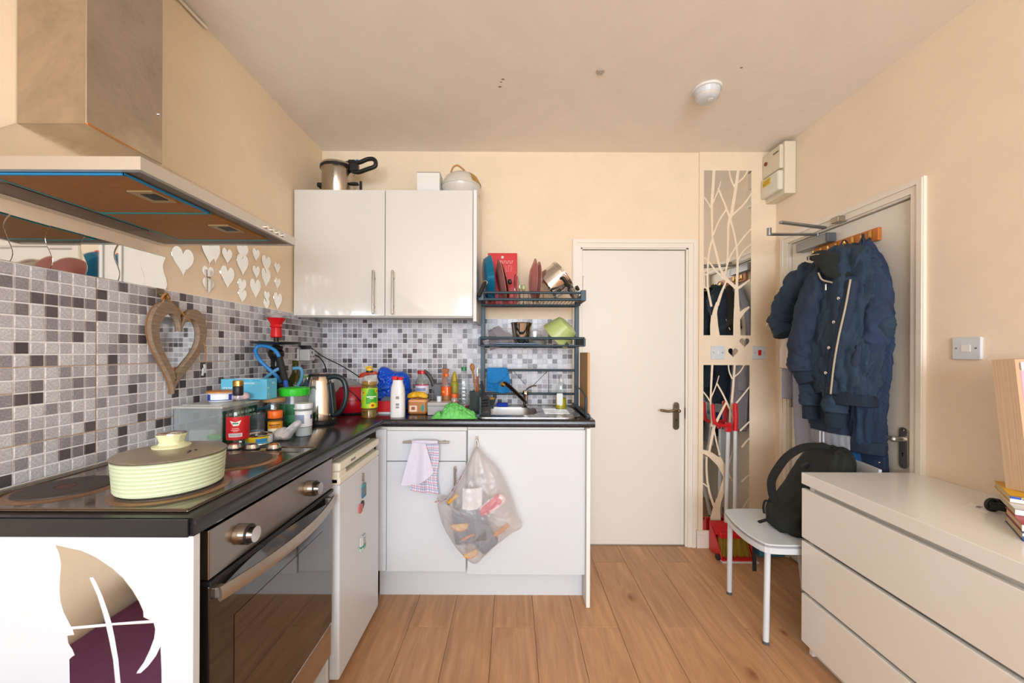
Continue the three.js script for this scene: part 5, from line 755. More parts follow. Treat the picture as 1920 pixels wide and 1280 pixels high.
{ // saucepan on its side at the right end
  const t = thing('steel_saucepan', 'steel saucepan tipped on its side at the right end of the rack', 'saucepan', [0.253, T1 + 0.125, -2.35]); t.scale.setScalar(1.14); t.rotation.set(0.35, 0.25, -0.95);
  obj('pan_body', lathe([[0.001, -0.06], [0.072, -0.06], [0.08, -0.052], [0.08, 0.05], [0.083, 0.056], [0.08, 0.057], [0.077, 0.05], [0.077, -0.05], [0.001, -0.055]].map(([x, y]) => [x, y]), 56), mat.steelShiny, t);
  obj('rim_band', [tor(0.081, 0.003, 0, 0.046, 0, PI / 2)], mat.chrome, t);
  obj('handle_grip', [tube([[0.02, 0.02, 0.078], [0.022, 0.024, 0.105], [-0.02, 0.024, 0.105], [-0.02, 0.02, 0.078]], 0.0085, 24, 10), tube([[0.02, 0.02, -0.078], [0.022, 0.024, -0.105], [-0.02, 0.024, -0.105], [-0.02, 0.02, -0.078]], 0.0085, 24, 10)], M(0x2a2a20, 0.5), t);
  const l = thing('saucepan_cover', 'steel lid with a black knob wedged beside the saucepan', 'pan lid', [0.35, T1 + 0.062, -2.33]); l.rotation.set(0.2, 0.2, -1.1);
  obj('lid', lathe([[0.001, 0.02], [0.04, 0.016], [0.066, 0.004], [0.07, 0]], 44), mat.steelShiny, l); obj('knob', lathe([[0.005, 0.018], [0.006, 0.03], [0.016, 0.034], [0.016, 0.046], [0.001, 0.05]], 24), M(0x23231c, 0.5), l);
}
{ // second shelf
  const bowl = thing('glass_bowl', 'grey glass bowl turned over on the second shelf', 'bowl', [-0.085, T2 + 0.052, -2.34]); bowl.scale.setScalar(1.12); bowl.rotation.set(0.2, 0, 0.52);
  obj('bowl', lathe([[0.001, 0.045], [0.03, 0.045], [0.035, 0.04], [0.076, -0.042], [0.079, -0.042], [0.079, -0.04], [0.038, 0.043], [0.033, 0.048], [0.001, 0.048]], 6), MP(0xb9b6c0, 0.12, { transmission: 0.55, thickness: 0 }), bowl);
  const cup = thing('steel_tumbler', 'flared polished steel tumbler on the second shelf', 'tumbler', [0.055, T2, -2.31]); cup.scale.setScalar(1.14);
  obj('cup', lathe([[0.001, 0.003], [0.036, 0.0], [0.038, 0.004], [0.054, 0.108], [0.0575, 0.113], [0.056, 0.115], [0.052, 0.108], [0.035, 0.006], [0.001, 0.005]], 44), M(0xcfc6ba, 0.1, { metalness: 1 }), cup);
  const g1 = thing('drinking_glass', 'clear drinking glass upside down beside the steel tumbler', 'glass', [0.136, T2, -2.37]);
  obj('glass', lathe([[0.04, 0], [0.038, 0.085], [0.03, 0.092], [0.001, 0.092]], 36), MP(0xf2f2f2, 0.05, { transmission: 0.9, thickness: 0 }), g1);
  const g2 = thing('dark_bowl', 'small dark bowl upside down in front of the drinking glass', 'bowl', [0.148, T2, -2.285]);
  obj('bowl', lathe([[0.052, 0], [0.047, 0.024], [0.028, 0.04], [0.001, 0.042]], 40), M(0x6a6e66, 0.3), g2);
  const gb = thing('green_pan', 'pale green pan with a tan inside tilted on the second shelf', 'pan', [0.29, T2 + 0.083, -2.34]); gb.rotation.set(0.35, 0, -0.75);
  obj('pan_body', lathe([[0.001, 0.062], [0.05, 0.062], [0.07, 0.052], [0.094, -0.03], [0.097, -0.048], [0.094, -0.05]], 52), M(0xb2c47c, 0.35), gb); obj('pan_inside', lathe([[0.001, 0.058], [0.048, 0.058], [0.067, 0.049], [0.091, -0.03], [0.094, -0.05]], 52), M(0xb98a58, 0.4), gb);
  obj('rivet_clip', [bx(0.03, 0.018, 0.02, 0.06, -0.02, 0.082, 0.004)], M(0x3f4a44, 0.4), gb);
  const tr = thing('baking_tray', 'flat dark blue tray lying under the cups on the second shelf', 'tray', [0.03, 1.342, -2.245]); void tr;
  obj('tray', bx(0.25, 0.009, 0.03, 0, -0.001, 0, 0.003), M(0x274c6c, 0.3), tr);
  const cu = thing('saucer', 'pale saucer at the left end of the second shelf', 'saucer', [-0.142, T2, -2.40]);
  obj('saucer', lathe(plateProf(0.05).map(([x, y]) => [x, y * 1.2]), 40), mat.white, cu);
}
{ // blue cloth over the lower rail
  const z = -2.486, t = thing('blue_cloth', 'bright blue cloth hanging over the rack rail behind the tap', 'cloth', [0, 0, 0]), bm = M(0x147fc4, 0.8);
  obj('cloth', sheet((u, v) => { const x = lerp(-0.158, -0.022, u) + 0.014 * (v - 0.5) * (u - 0.3) + 0.018 * v * u, y = 1.192 - 0.142 * v - 0.02 * Math.sin(u * 3) * v * u; return [x, y, z + 0.014 + 0.012 * Math.sin(u * 9 + v * 3) * v + 0.012 * fbm(u * 5, v * 5, 1)]; }, 30, 30, 0.003), bm, t);
  obj('folded_flap', sheet((u, v) => { const x = lerp(-0.155, -0.03, u), y = 1.196 - (0.035 + 0.055 * (1 - (2 * u - 1) ** 2) * 0.6 + 0.05 * (1 - u)) * v; return [x, y, z + 0.024 + 0.02 * v * Math.sin(u * PI) + 0.008 * fbm(u * 5, v * 5, 3)]; }, 30, 16, 0.003), bm, t);
}
{ // sponge tray, sponge, washing-up liquid, chopping board
  const t = thing('sponge_tray', 'dark grey sponge tray with a yellow sponge on the sink edge', 'sponge tray', [-0.135, WT + 0.028, -2.42]);
  obj('tray', lathe([[0.001, 0.02], [0.028, 0.02], [0.036, 0.03], [0.042, 0.055], [0.04, 0.055]], 6), M(0x3e4c50, 0.5), t); obj('tray_stand', cyl(0.02, 0.026, 0.024, 0, 0.01, 0), M(0x3e4c50, 0.5), t); obj('sponge', bx(0.06, 0.016, 0.036, 0, 0.055, 0, 0.004), M(0xc8962a, 0.9), t); t.position.y = WT + 0.006;
  const s = thing('blue_sponge', 'blue sponge lying on the back edge of the sink', 'sponge', [-0.09, WT + 0.0055, -2.405]); obj('foam', bx(0.07, 0.024, 0.04, 0, 0.012, 0, 0.006), M(0x173fb4, 0.9), s); s.position.set(-0.06, WT + 0.0055, -2.485); 
  const d = thing('dish_soap', 'half empty bottle of yellow green washing-up liquid on the drainer', 'bottle', [0.297, WT + 0.0075, -2.385]);
  obj('plastic_shell', drape([[0.0, 0, 0, 0.03, 0.02, 0], [0.006, 0, 0, 0.033, 0.022, 0], [0.08, 0, 0, 0.031, 0.021, 0], [0.13, 0, 0, 0.03, 0.02, 0], [0.155, 0, 0, 0.018, 0.015, 0], [0.165, 0, 0, 0.011, 0.011, 0]], { rows: 30, seg: 36, folds: [], rough: 0 }), mat.glass, d);
  obj('soap', drape([[0.002, 0, 0, 0.028, 0.018, 0], [0.008, 0, 0, 0.0315, 0.0205, 0], [0.066, 0, 0, 0.0305, 0.0198, 0]], { rows: 12, seg: 36, folds: [], rough: 0 }), M(0xb9a81c, 0.2), d);
  obj('cap', lathe([[0.012, 0.163], [0.0135, 0.165], [0.0125, 0.18], [0.006, 0.186], [0.001, 0.194]], 24), M(0xd6d2cc, 0.4), d);
  obj('label', ext(rrect(0.036, 0.07, 0.006), 0.001).rotateY(-0.25).translate(-0.01, 0.06, 0.0205), M(0xffffff, 0.5, { map: canvasTex(64, 96, (g) => { g.fillStyle = '#e6ecec'; g.fillRect(0, 0, 64, 96); g.fillStyle = '#2f8a4a'; g.fillRect(10, 10, 22, 20); g.fillStyle = '#5aa8d0'; g.fillRect(36, 40, 22, 40); }) }), d);
  const wood = (k) => M(0xffffff, 0.6, { map: dataTex(64, 256, (x, y) => { const n = 1 + 0.18 * fbm(x * 14, y * 2, k, 4); return [205 * n, 158 * n, 104 * n]; }) });
  const b1 = thing('chopping_board', 'light wooden chopping board on end beside the dish rack', 'chopping board', [0.4365, WT, -2.33]); b1.rotation.z = 0.045; b1.position.x = 0.428;
  obj('board', [bx(0.014, 0.345, 0.25, 0, 0.1755, 0, 0.003)], wood(1), b1);
  b1.position.set(0.441, WT - 0.0, -2.33); b1.rotation.z = 0.0; b1.position.x = 0.4285;
}
// ---------- tea towel, rubbish bag, things above the wall cabinet ----------
{
  const t = thing('tea_towel', 'lilac white tea towel with a checked side on the drawer handle', 'tea towel');
  const bil = (A, B, C, D, u, v) => [0, 1].map((k) => lerp(lerp(A[k], B[k], u), lerp(D[k], C[k], u), v));
  const plain = M(0xd6d3e4, 0.9, { bumpMap: bumpFine, bumpScale: 0.001 });
  const chk = M(0xffffff, 0.9, { map: canvasTex(128, 128, (g) => { g.fillStyle = '#dfe0ea'; g.fillRect(0, 0, 128, 128); g.fillStyle = 'rgba(120,140,185,0.45)'; for (let i = 0; i < 4; i++) { g.fillRect(i * 32 + 4, 0, 9, 128); g.fillRect(0, i * 32 + 4, 128, 9); } g.fillStyle = 'rgba(195,80,92,0.6)'; for (let i = 0; i < 4; i++) { g.fillRect(i * 32 + 20, 0, 4, 128); g.fillRect(0, i * 32 + 20, 128, 4); } }, true) }); chk.map.repeat.set(1.6, 2.6);
  obj('checked_side', sheet((u, v) => { const [x, y] = bil([-0.44, 0.842], [-0.372, 0.842], [-0.368, 0.585], [-0.512, 0.6], u, v); return [x + 0.006 * Math.sin(v * 7), y - 0.012 * Math.abs(Math.sin(u * 5)) * v, -1.99 + 0.012 * Math.sin(u * 10 + v * 2) * (0.25 + v) * 0.6]; }, 30, 40, 0.003), chk, t);
  obj('plain_side', sheet((u, v) => { const [x, y] = bil([-0.494, 0.842], [-0.43, 0.842], [-0.39, 0.69], [-0.55, 0.63], u, v); return [x, y - 0.03 * Math.sin(u * PI) * v - 0.008 * u * (1 - v), -1.972 + 0.014 * Math.sin(u * 8 + 1 + v) * (0.2 + v) * 0.7]; }, 30, 40, 0.003), plain, t);
  obj('top_fold', [tube([[-0.5, 0.838, -1.985], [-0.45, 0.84, -1.985], [-0.371, 0.838, -1.987]], 0.0105, 16, 10)], plain, t);
}
{
  const zc = -1.95, out = [[-0.177, 0.825], [-0.126, 0.78], [-0.06, 0.713], [0.0, 0.582], [0.03, 0.49], [0.056, 0.437], [-0.005, 0.398], [-0.079, 0.338], [-0.13, 0.29], [-0.19, 0.255], [-0.29, 0.358], [-0.35, 0.476], [-0.366, 0.575], [-0.325, 0.556], [-0.272, 0.647], [-0.222, 0.74]];
  const t = thing('rubbish_bag', 'translucent white carrier bag of rubbish hanging on the sink unit door', 'rubbish bag', [0, 0, zc]);
  obj('film', pillow(out, 0.07, { rough: 0.016, crease: 0.014, seed: 9, freq: 11, rings: 30, n: 160, c: [-0.165, 0.5], edge: 0.38, pleat: [-0.178, 0.9, 34, 0.006] }), mat.plasticBag, t);
  obj('strap', sheet((u, v) => { const p = new THREE.CatmullRomCurve3([V3(-0.178, 0.822, -0.03), V3(-0.21, 0.75, 0.01), V3(-0.27, 0.65, 0.05), V3(-0.33, 0.575, 0.055), V3(-0.366, 0.57, 0.03)]).getPoint(u); return [p.x + 0.02 * (v - 0.5) * (0.3 + u), p.y + 0.012 * (v - 0.5), p.z + 0.01 * Math.sin(v * 7)]; }, 40, 8, 0.0015), MP(0xffffff, 0.5, { transmission: 0.3, thickness: 0, map: canvasTex(256, 32, (g) => { g.fillStyle = '#ece9ea'; g.fillRect(0, 0, 256, 32); g.fillStyle = '#cf4a62'; for (let i = 0; i < 22; i++) { g.fillRect(i * 12, 4 + (i % 3) * 7, 7, 8); } }) }), t);
  obj('loop', tube([[-0.178, 0.818, -0.03], [-0.182, 0.84, -0.052], [-0.178, 0.846, -0.062], [-0.172, 0.835, -0.05], [-0.17, 0.81, -0.03]], 0.003, 24, 6), mat.whiteMatt, t);
  const tray = thing('food_carton', 'grey blue crumpled carton inside the rubbish bag', 'carton', [-0.2, 0.44, zc]); tray.rotation.z = 0.12;
  obj('carton', [bx(0.17, 0.17, 0.05, 0, 0, 0, 0.012), bx(0.1, 0.1, 0.05, 0.06, -0.08, 0.0, 0.012, 0, 0, 0.6)], M(0xffffff, 0.7, { map: mottle(98, 112, 134, 0.6, 33, 3) }), tray);
  const sl = (name, lab, x, y, r, a) => { const o = thing(name, lab, 'fruit peel', [x, y, zc + 0.034]); o.rotation.set(0.2, 0, a); obj('flesh', ext([...arc(0, 0, r, r * 0.85, PI, 2 * PI, 14)], 0.006, 0.002), M(0xe8c48a, 0.6), o); obj('rind', ext([...arc(0, 0, r * 1.1, r * 0.95, PI, 2 * PI, 14), ...arc(0, 0, r * 0.98, r * 0.83, 2 * PI, PI, 14)], 0.008, 0.001), M(0xe0882a, 0.5), o); };
  sl('orange_slice', 'orange slice pressed against the front of the rubbish bag', -0.25, 0.46, 0.04, 0.1); sl('orange_slice', 'orange rind at the very bottom of the rubbish bag', -0.2, 0.325, 0.034, 0.5);
  const o3 = thing('orange_peel', 'long strip of orange peel low in the rubbish bag', 'fruit peel', [-0.21, 0.395, zc + 0.036]); obj('peel', tube([[-0.03, -0.016, 0], [0.0, 0.002, 0.003], [0.032, 0.014, 0]], 0.006, 16, 8), M(0xd8863a, 0.6), o3);
  const o4 = thing('orange_peel', 'orange peel at the right fold of the rubbish bag', 'fruit peel', [-0.07, 0.4, zc]); obj('peel', tube([[-0.06, -0.03, 0], [0, 0.0, 0.006], [0.055, 0.04, 0]], 0.011, 20, 8), M(0xd8863a, 0.6), o4);
  const rp = thing('sweet_wrapper', 'red and white wrapper showing through the rubbish bag', 'wrapper', [-0.095, 0.545, zc + 0.024]); rp.rotation.z = 0.62;
  obj('wrapper', pillow([[-0.06, -0.02], [-0.055, 0.022], [0.06, 0.026], [0.064, -0.022]], 0.012, { rough: 0.01, seed: 3, freq: 40 }), M(0xffffff, 0.45, { map: canvasTex(128, 64, (g) => { g.fillStyle = '#d0284a'; g.fillRect(0, 0, 128, 64); g.fillStyle = '#f0d8dc'; g.fillRect(16, 22, 36, 14); g.fillRect(64, 30, 46, 12); }) }), rp);
  const pp = thing('paper_sheet', 'white paper inside the upper part of the rubbish bag', 'paper', [-0.19, 0.575, zc + 0.01]); obj('sheet', sheet((u, v) => [lerp(-0.05, 0.045, u), lerp(0.05, -0.05, v), 0.012 * Math.sin(u * 4) + 0.01 * v], 10, 10, 0.001), M(0xeef0f4, 0.8), pp);
  const yl = thing('banana_skin', 'yellow peel poking up at the mouth of the rubbish bag', 'fruit peel', [-0.285, 0.58, zc + 0.03]); obj('peel', tube([[-0.02, -0.02, 0], [0.0, 0.0, 0.004], [0.026, 0.02, 0]], 0.0085, 16, 8), M(0xe6a81c, 0.5), yl); obj('stalk', rod([-0.022, -0.022, 0], [-0.016, -0.032, 0], 0.005), mat.black, yl);
}
const CT = 2.224;   // top of the wall cabinet carcass
{
  const t = thing('pressure_cooker', 'steel pressure cooker with a long black handle on the wall cabinet', 'pressure cooker', [-1.09, CT, -2.46]);
  obj('pot', lathe([[0.001, 0], [0.088, 0], [0.092, 0.006], [0.092, 0.185], [0.098, 0.192], [0.098, 0.196], [0.09, 0.196]], 52), mat.steelShiny, t).material = M(0xb9b1a6, 0.22, { metalness: 1 });
  obj('gasket', lathe([[0.099, 0.192], [0.102, 0.196], [0.102, 0.208], [0.098, 0.212]], 52), mat.black, t);
  obj('lid', lathe([[0.1, 0.208], [0.103, 0.211], [0.098, 0.222], [0.06, 0.232], [0.001, 0.236]], 52), mat.steelShiny, t);
  const hd = obj('lid_handle', [tube([[0.06, 0.232, 0.02], [0.11, 0.232, 0.03], [0.15, 0.228, 0.04], [0.2, 0.245, 0.045], [0.235, 0.245, 0.048], [0.252, 0.228, 0.05], [0.248, 0.2, 0.05], [0.2, 0.184, 0.045], [0.14, 0.17, 0.035], [0.1, 0.18, 0.03]], 0.0125, 60, 12), bx(0.05, 0.05, 0.04, 0.115, 0.2, 0.03, 0.008), bx(0.045, 0.02, 0.03, 0.098, 0.24, 0.02, 0.006)], mat.black, t);
  obj('blue_catch', bx(0.016, 0.01, 0.016, 0.135, 0.242, 0.034, 0.003), M(0x2f86b0, 0.4), hd);
  obj('side_handle', [bx(0.03, 0.026, 0.05, -0.105, 0.1, 0.0, 0.006), bx(0.05, 0.014, 0.03, 0.115, 0.1, 0.03, 0.005), cyl(0.008, 0.008, 0.05, 0.155, 0.09, 0.03)], mat.black, t);
  const p = thing('small_pan_lid', 'low black lid edge showing above the wall cabinet doors', 'lid', [-0.84, CT, -2.42]); obj('lid', lathe([[0.001, 0.03], [0.03, 0.028], [0.05, 0.02], [0.055, 0]], 36), mat.black, p);
  const b = thing('white_box', 'plain white carton on the wall cabinet', 'box', [-0.507, CT, -2.42]); obj('carton', bx(0.136, 0.146, 0.1, 0, 0.073, 0, 0.002), mat.whiteMatt, b); obj('lid_flap', bx(0.137, 0.003, 0.101, 0, 0.1475, 0), M(0x9a8878, 0.7), b);
  const d = thing('serving_dish', 'white covered dish with an ochre band on the wall cabinet', 'dish', [-0.32, CT, -2.46]);
  obj('dish_bottom', lathe([[0.001, 0], [0.07, 0], [0.112, 0.05], [0.122, 0.085]], 52), MP(0xd9d4cb, 0.2, {}), d);
  const lid = obj('dish_lid', lathe([[0.122, 0.086], [0.12, 0.105], [0.1, 0.145], [0.07, 0.168], [0.03, 0.18], [0.001, 0.182]], 52), MP(0xd6d0c4, 0.18, { clearcoat: 0.5 }), d);
  obj('ochre_band', lathe([[0.1235, 0.09], [0.1225, 0.106], [0.102, 0.147], [0.08, 0.165]], 52).scale(1, 1, 1), M(0xb98a2c, 0.35), lid).geometry = new THREE.LatheGeometry([V2(0.1235, 0.1), V2(0.1215, 0.11), V2(0.102, 0.147), V2(0.08, 0.1645)], 30, 0.7, 1.8);
  obj('loop_handle', tube([[-0.06, 0.165, 0.04], [-0.045, 0.2, 0.04], [-0.02, 0.212, 0.04], [0.01, 0.195, 0.035], [0.03, 0.178, 0.03]], 0.0055, 24, 8), M(0xb8864a, 0.5), lid);
}
// ---------- right side: chest of drawers and what stands on it ----------
{
  const t = thing('chest_of_drawers', 'white three-drawer chest against the right wall', 'chest of drawers'), x0 = 1.252, x1 = 1.75, z0 = -1.705, z1 = -0.9, m = mat.chest;
  obj('top', span(x0, x1, 0.732, 0.78, z0, z1, 0.002), m, t);
  obj('side', [span(x0 + 0.035, x1, 0.0, 0.732, z0 + 0.004, z0 + 0.022), span(x0 + 0.035, x1, 0, 0.732, z1 - 0.022, z1 - 0.004)], m, t);
  obj('carcass', [span(x0 + 0.06, x1, 0.05, 0.73, z0 + 0.022, z1 - 0.022), span(x0 + 0.04, x0 + 0.06, 0.69, 0.731, z0 + 0.022, z1 - 0.022)], m, t);
  for (const [a, b] of [[0.502, 0.712], [0.276, 0.487], [0.055, 0.261]]) {
    const d = obj('drawer', span(x0 + 0.002, x0 + 0.02, a, b, z0, z1, 0.002), m, t);
    obj('drawer_lip', span(x0 + 0.02, x0 + 0.05, b - 0.05, b - 0.012, z0 + 0.03, z1 - 0.03), M(0xcfcac0, 0.5), d);
  }
  obj('plinth', span(x0 + 0.05, x0 + 0.066, 0, 0.06, z0 + 0.02, z1 - 0.02), m, t);
}
function book(lab, corner, L, len, th, cover, spineTex, turn = -0.72) {   // near-left corner; local x along the spine, -z along the pages
  const t = thing('book', lab, 'book', corner, turn, 'books under the wooden box frame');
  obj('pages', span(0.002, len - 0.003, 0.002, th - 0.002, -L + 0.003, -0.003), M(0xd9c39c, 0.9), t);
  obj('cover', [span(0, len, 0, 0.002, -L, 0), span(0, len, th - 0.002, th, -L, 0)], cover, t);
  obj('spine', span(0, len, 0, th, -0.003, 0), M(0xffffff, 0.4, { map: spineTex }), t);
}
const spineTex = (a, b, c, txt) => canvasTex(256, 48, (g) => { g.fillStyle = a; g.fillRect(0, 0, 256, 48); g.fillStyle = b; g.fillRect(0, 20, 256, 28); if (txt) { g.fillStyle = c; g.font = 'bold 22px sans-serif'; g.fillText(txt, 40, 18); } });
book('bottom book of the stack with a white and blue spine', [1.402, 0.781, -1.082], 0.17, 0.2, 0.023, M(0x1f3f7a, 0.4), spineTex('#e6e8ea', '#1d3f86'));
book('book with a red cover in the middle of the stack', [1.408, 0.8045, -1.088], 0.165, 0.19, 0.02, M(0xb01a22, 0.4), spineTex('#dfe3e6', '#e9ecee'));
book('white spined book just below the yellow topped book', [1.468, 0.825, -1.15], 0.19, 0.16, 0.017, M(0xe6e4de, 0.4), spineTex('#eceff2', '#eceff2'));
book('top book of the stack with a bright yellow cover', [1.516, 0.8425, -1.2], 0.19, 0.135, 0.021, M(0xe8b010, 0.4), spineTex('#2347a8', '#eceff4', '#e8d24a', 'Phi'));
{ // deep wooden box frame with a pink picture
  const t = thing('box_frame', 'deep light wood box frame with a pink picture on the books', 'picture frame', [1.59, 0.8645, -1.24]); t.rotation.set(-0.05, 0, 0.055);
  const oak = M(0xffffff, 0.6, { map: dataTex(128, 256, (x, y) => { const n = 1 + 0.16 * fbm(x * 22, y * 1.2, 4, 4) + 0.05 * noise.noise(x * 60, y * 4, 1); return [206 * n, 176 * n, 142 * n]; }) });
  const W = 0.14, H = 0.412;
  obj('wood_frame', [bx(0.012, H, 0.06, 0.006, H / 2, 0), bx(0.012, H, 0.06, W - 0.006, H / 2, 0), bx(W - 0.024, 0.012, 0.06, W / 2, 0.006, 0), bx(W - 0.024, 0.012, 0.06, W / 2, H - 0.006, 0)], oak, t);
  obj('picture', bx(W - 0.024, H - 0.024, 0.004, W / 2, H / 2, 0.02), M(0xffffff, 0.5, { map: canvasTex(128, 300, (g) => { g.fillStyle = '#e9dccf'; g.fillRect(0, 0, 128, 300); g.fillStyle = '#e89aac'; g.fillRect(0, 20, 128, 80); g.fillRect(0, 130, 128, 50); g.fillStyle = '#f2bccb'; g.fillRect(16, 20, 10, 80); g.fillRect(44, 20, 8, 80); g.fillStyle = '#e07a94'; g.fillRect(30, 20, 5, 80); g.fillStyle = '#e0902a'; g.fillRect(0, 196, 128, 8); g.fillStyle = '#4a2a58'; g.fillRect(6, 204, 122, 40); }) }), t);
  obj('corner_plate', [bx(0.03, 0.026, 0.003, 0.03, H - 0.022, 0.031), ], mat.white, t); obj('screw', cyl(0.005, 0.005, 0.003, 0.032, H - 0.022, 0.0335, 12, PI / 2), mat.black, t);
}
{
  const p = thing('paper_note', 'small white paper card on top of the chest', 'paper', [1.555, 0.7805, -1.315], 0.5); obj('card', bx(0.085, 0.001, 0.055, 0, 0.0006, 0), M(0xf0ebe4, 0.7), p); obj('print', [bx(0.03, 0.0004, 0.012, 0.01, 0.0013, 0)], M(0x9a9a9a, 0.7), p);
  const c = thing('charger_cable', 'coiled black cable lying beside the books', 'cable', [1.6, 0.782, -1.268], -0.72);
  obj('coil', [0, 1, 2, 3].map((k) => tube([[-0.045 + k * 0.004, 0.008 + k * 0.006, 0.01], [-0.03, 0.014 + k * 0.006, -0.014 - k * 0.003], [0.02, 0.01 + k * 0.005, -0.016], [0.05, 0.008, 0.0], [0.025, 0.007 + k * 0.005, 0.018 + k * 0.002], [-0.02, 0.012 + k * 0.006, 0.022]], 0.004, 50, 8, true)), mat.blackSoft, c);
  obj('tie', tor(0.018, 0.005, -0.036, 0.019, 0.004, 0, 0.6, 0), mat.black, c);
  const e = thing('folded_leaflet', 'white folded leaflet tucked behind the black cable', 'leaflet', [1.62, 0.781, -1.33], 0.9); obj('leaf', sheet((u, v) => [lerp(-0.05, 0.05, u), 0.004 + 0.03 * v, lerp(0.012, -0.012, v)], 6, 6, 0.001), M(0xe6e4e6, 0.7), e);
}
// ---------- chair with a backpack ----------
{
  const t = thing('chair', 'white plastic and steel chair beside the chest of drawers', 'chair');
  const out = [[1.155, -2.128], [1.128, -2.06], [1.108, -1.95], [1.105, -1.85], [1.122, -1.765], [1.15, -1.742], [1.25, -1.735], [1.4, -1.74], [1.52, -1.755], [1.545, -1.8], [1.55, -1.94], [1.54, -2.08], [1.5, -2.125], [1.35, -2.145], [1.22, -2.146]];
  const pts = smoothOutline(out.map(([x, z]) => [x, -z]), 72);
  obj('seat', [ext(pts, 0.012, 0.004).rotateX(-PI / 2).translate(0, 0.433, 0), ext(pts, 0.036, 0.002, [smoothOutline(out.map(([x, z]) => [1.33 + (x - 1.33) * 0.95, -(-1.94 + (z + 1.94) * 0.95)]), 72)]).rotateX(-PI / 2).translate(0, 0.408, 0)], mat.white, t);
  for (const [x, z, bx_, bz] of [[1.165, -2.1, 1.172, -2.12], [1.16, -1.785, 1.135, -1.757], [1.5, -2.08, 1.575, -2.12], [1.5, -1.79, 1.575, -1.76]]) { const l = obj('leg', rod([x, 0.43, z], [bx_, 0.008, bz], 0.0125, 16), mat.white, t); obj('foot_cap', cyl(0.0135, 0.0135, 0.014, bx_, 0.007, bz, 16), mat.grey, l); }
  obj('seat_frame', [rod([1.16, 0.42, -2.1], [1.16, 0.42, -1.785], 0.01), rod([1.5, 0.42, -2.08], [1.5, 0.42, -1.79], 0.01)], mat.white, t);
  obj('back_post', [tube([[1.53, 0.43, -2.08], [1.56, 0.5, -2.085], [1.592, 0.64, -2.08], [1.6, 0.75, -2.07]], 0.011, 24), tube([[1.53, 0.43, -1.79], [1.56, 0.5, -1.785], [1.592, 0.64, -1.79], [1.6, 0.75, -1.8]], 0.011, 24)], mat.white, t);
  obj('backrest', sheet((u, v) => [1.6 + 0.03 * Math.sin(u * PI) - 0.012 * (1 - v), lerp(0.56, 0.788, v), lerp(-2.11, -1.72, u)], 20, 8, 0.012), mat.white, t);
}
function limb(pts, rads, { seed = 0, wr = 0.08, seg = 32, n = 60, flat = 1, freq = 26 } = {}) {   // wrinkled sleeve or strap
  const c = new THREE.CatmullRomCurve3(pts.map((p) => V3(...p)), false, 'catmullrom', 0.5), fr = c.computeFrenetFrames(n, false), rows = [];
  let N = V3(0, 0, 1); 
  for (let j = 0; j <= n; j++) {
    const t = j / n, p = c.getPoint(t), T = c.getTangent(t), B = V3().crossVectors(T, N).normalize(); N = V3().crossVectors(B, T).normalize();
    const f = t * (rads.length - 1), i = Math.min(rads.length - 2, Math.floor(f)), r = lerp(rads[i], rads[i + 1], f - i);
    rows.push(Array.from({ length: seg }, (_, k) => { const a = k / seg * 2 * PI, w = 1 + wr * (Math.sin(t * freq + 2.5 * Math.sin(a + seed) + 3 * fbm(t * 3, a, seed, 2)) * 0.3 + 1.4 * fbm(Math.cos(a) * 1.5 + seed, t * 8, Math.sin(a) * 1.5, 4) - 2.6 * (Math.abs(fbm(Math.cos(a) * 2 - seed, t * 9 + Math.sin(a) * 1.5, Math.sin(a) * 2 + seed, 4)) - 0.12)); const x = Math.cos(a) * r * w * flat, y = Math.sin(a) * r * w; return [p.x + B.x * x + N.x * y, p.y + B.y * x + N.y * y, p.z + B.z * x + N.z * y]; }));
  }
  for (const e of [0, rows.length - 1]) { const q = rows[e], m = q.reduce((s, p) => s.map((v, k) => v + p[k] / seg), [0, 0, 0]), cap = q.map((p) => p.map((v, k) => lerp(m[k], v, 0.05))); if (e) rows.push(cap); else rows.unshift(cap); }
  return gridGeo(rows, true);
}
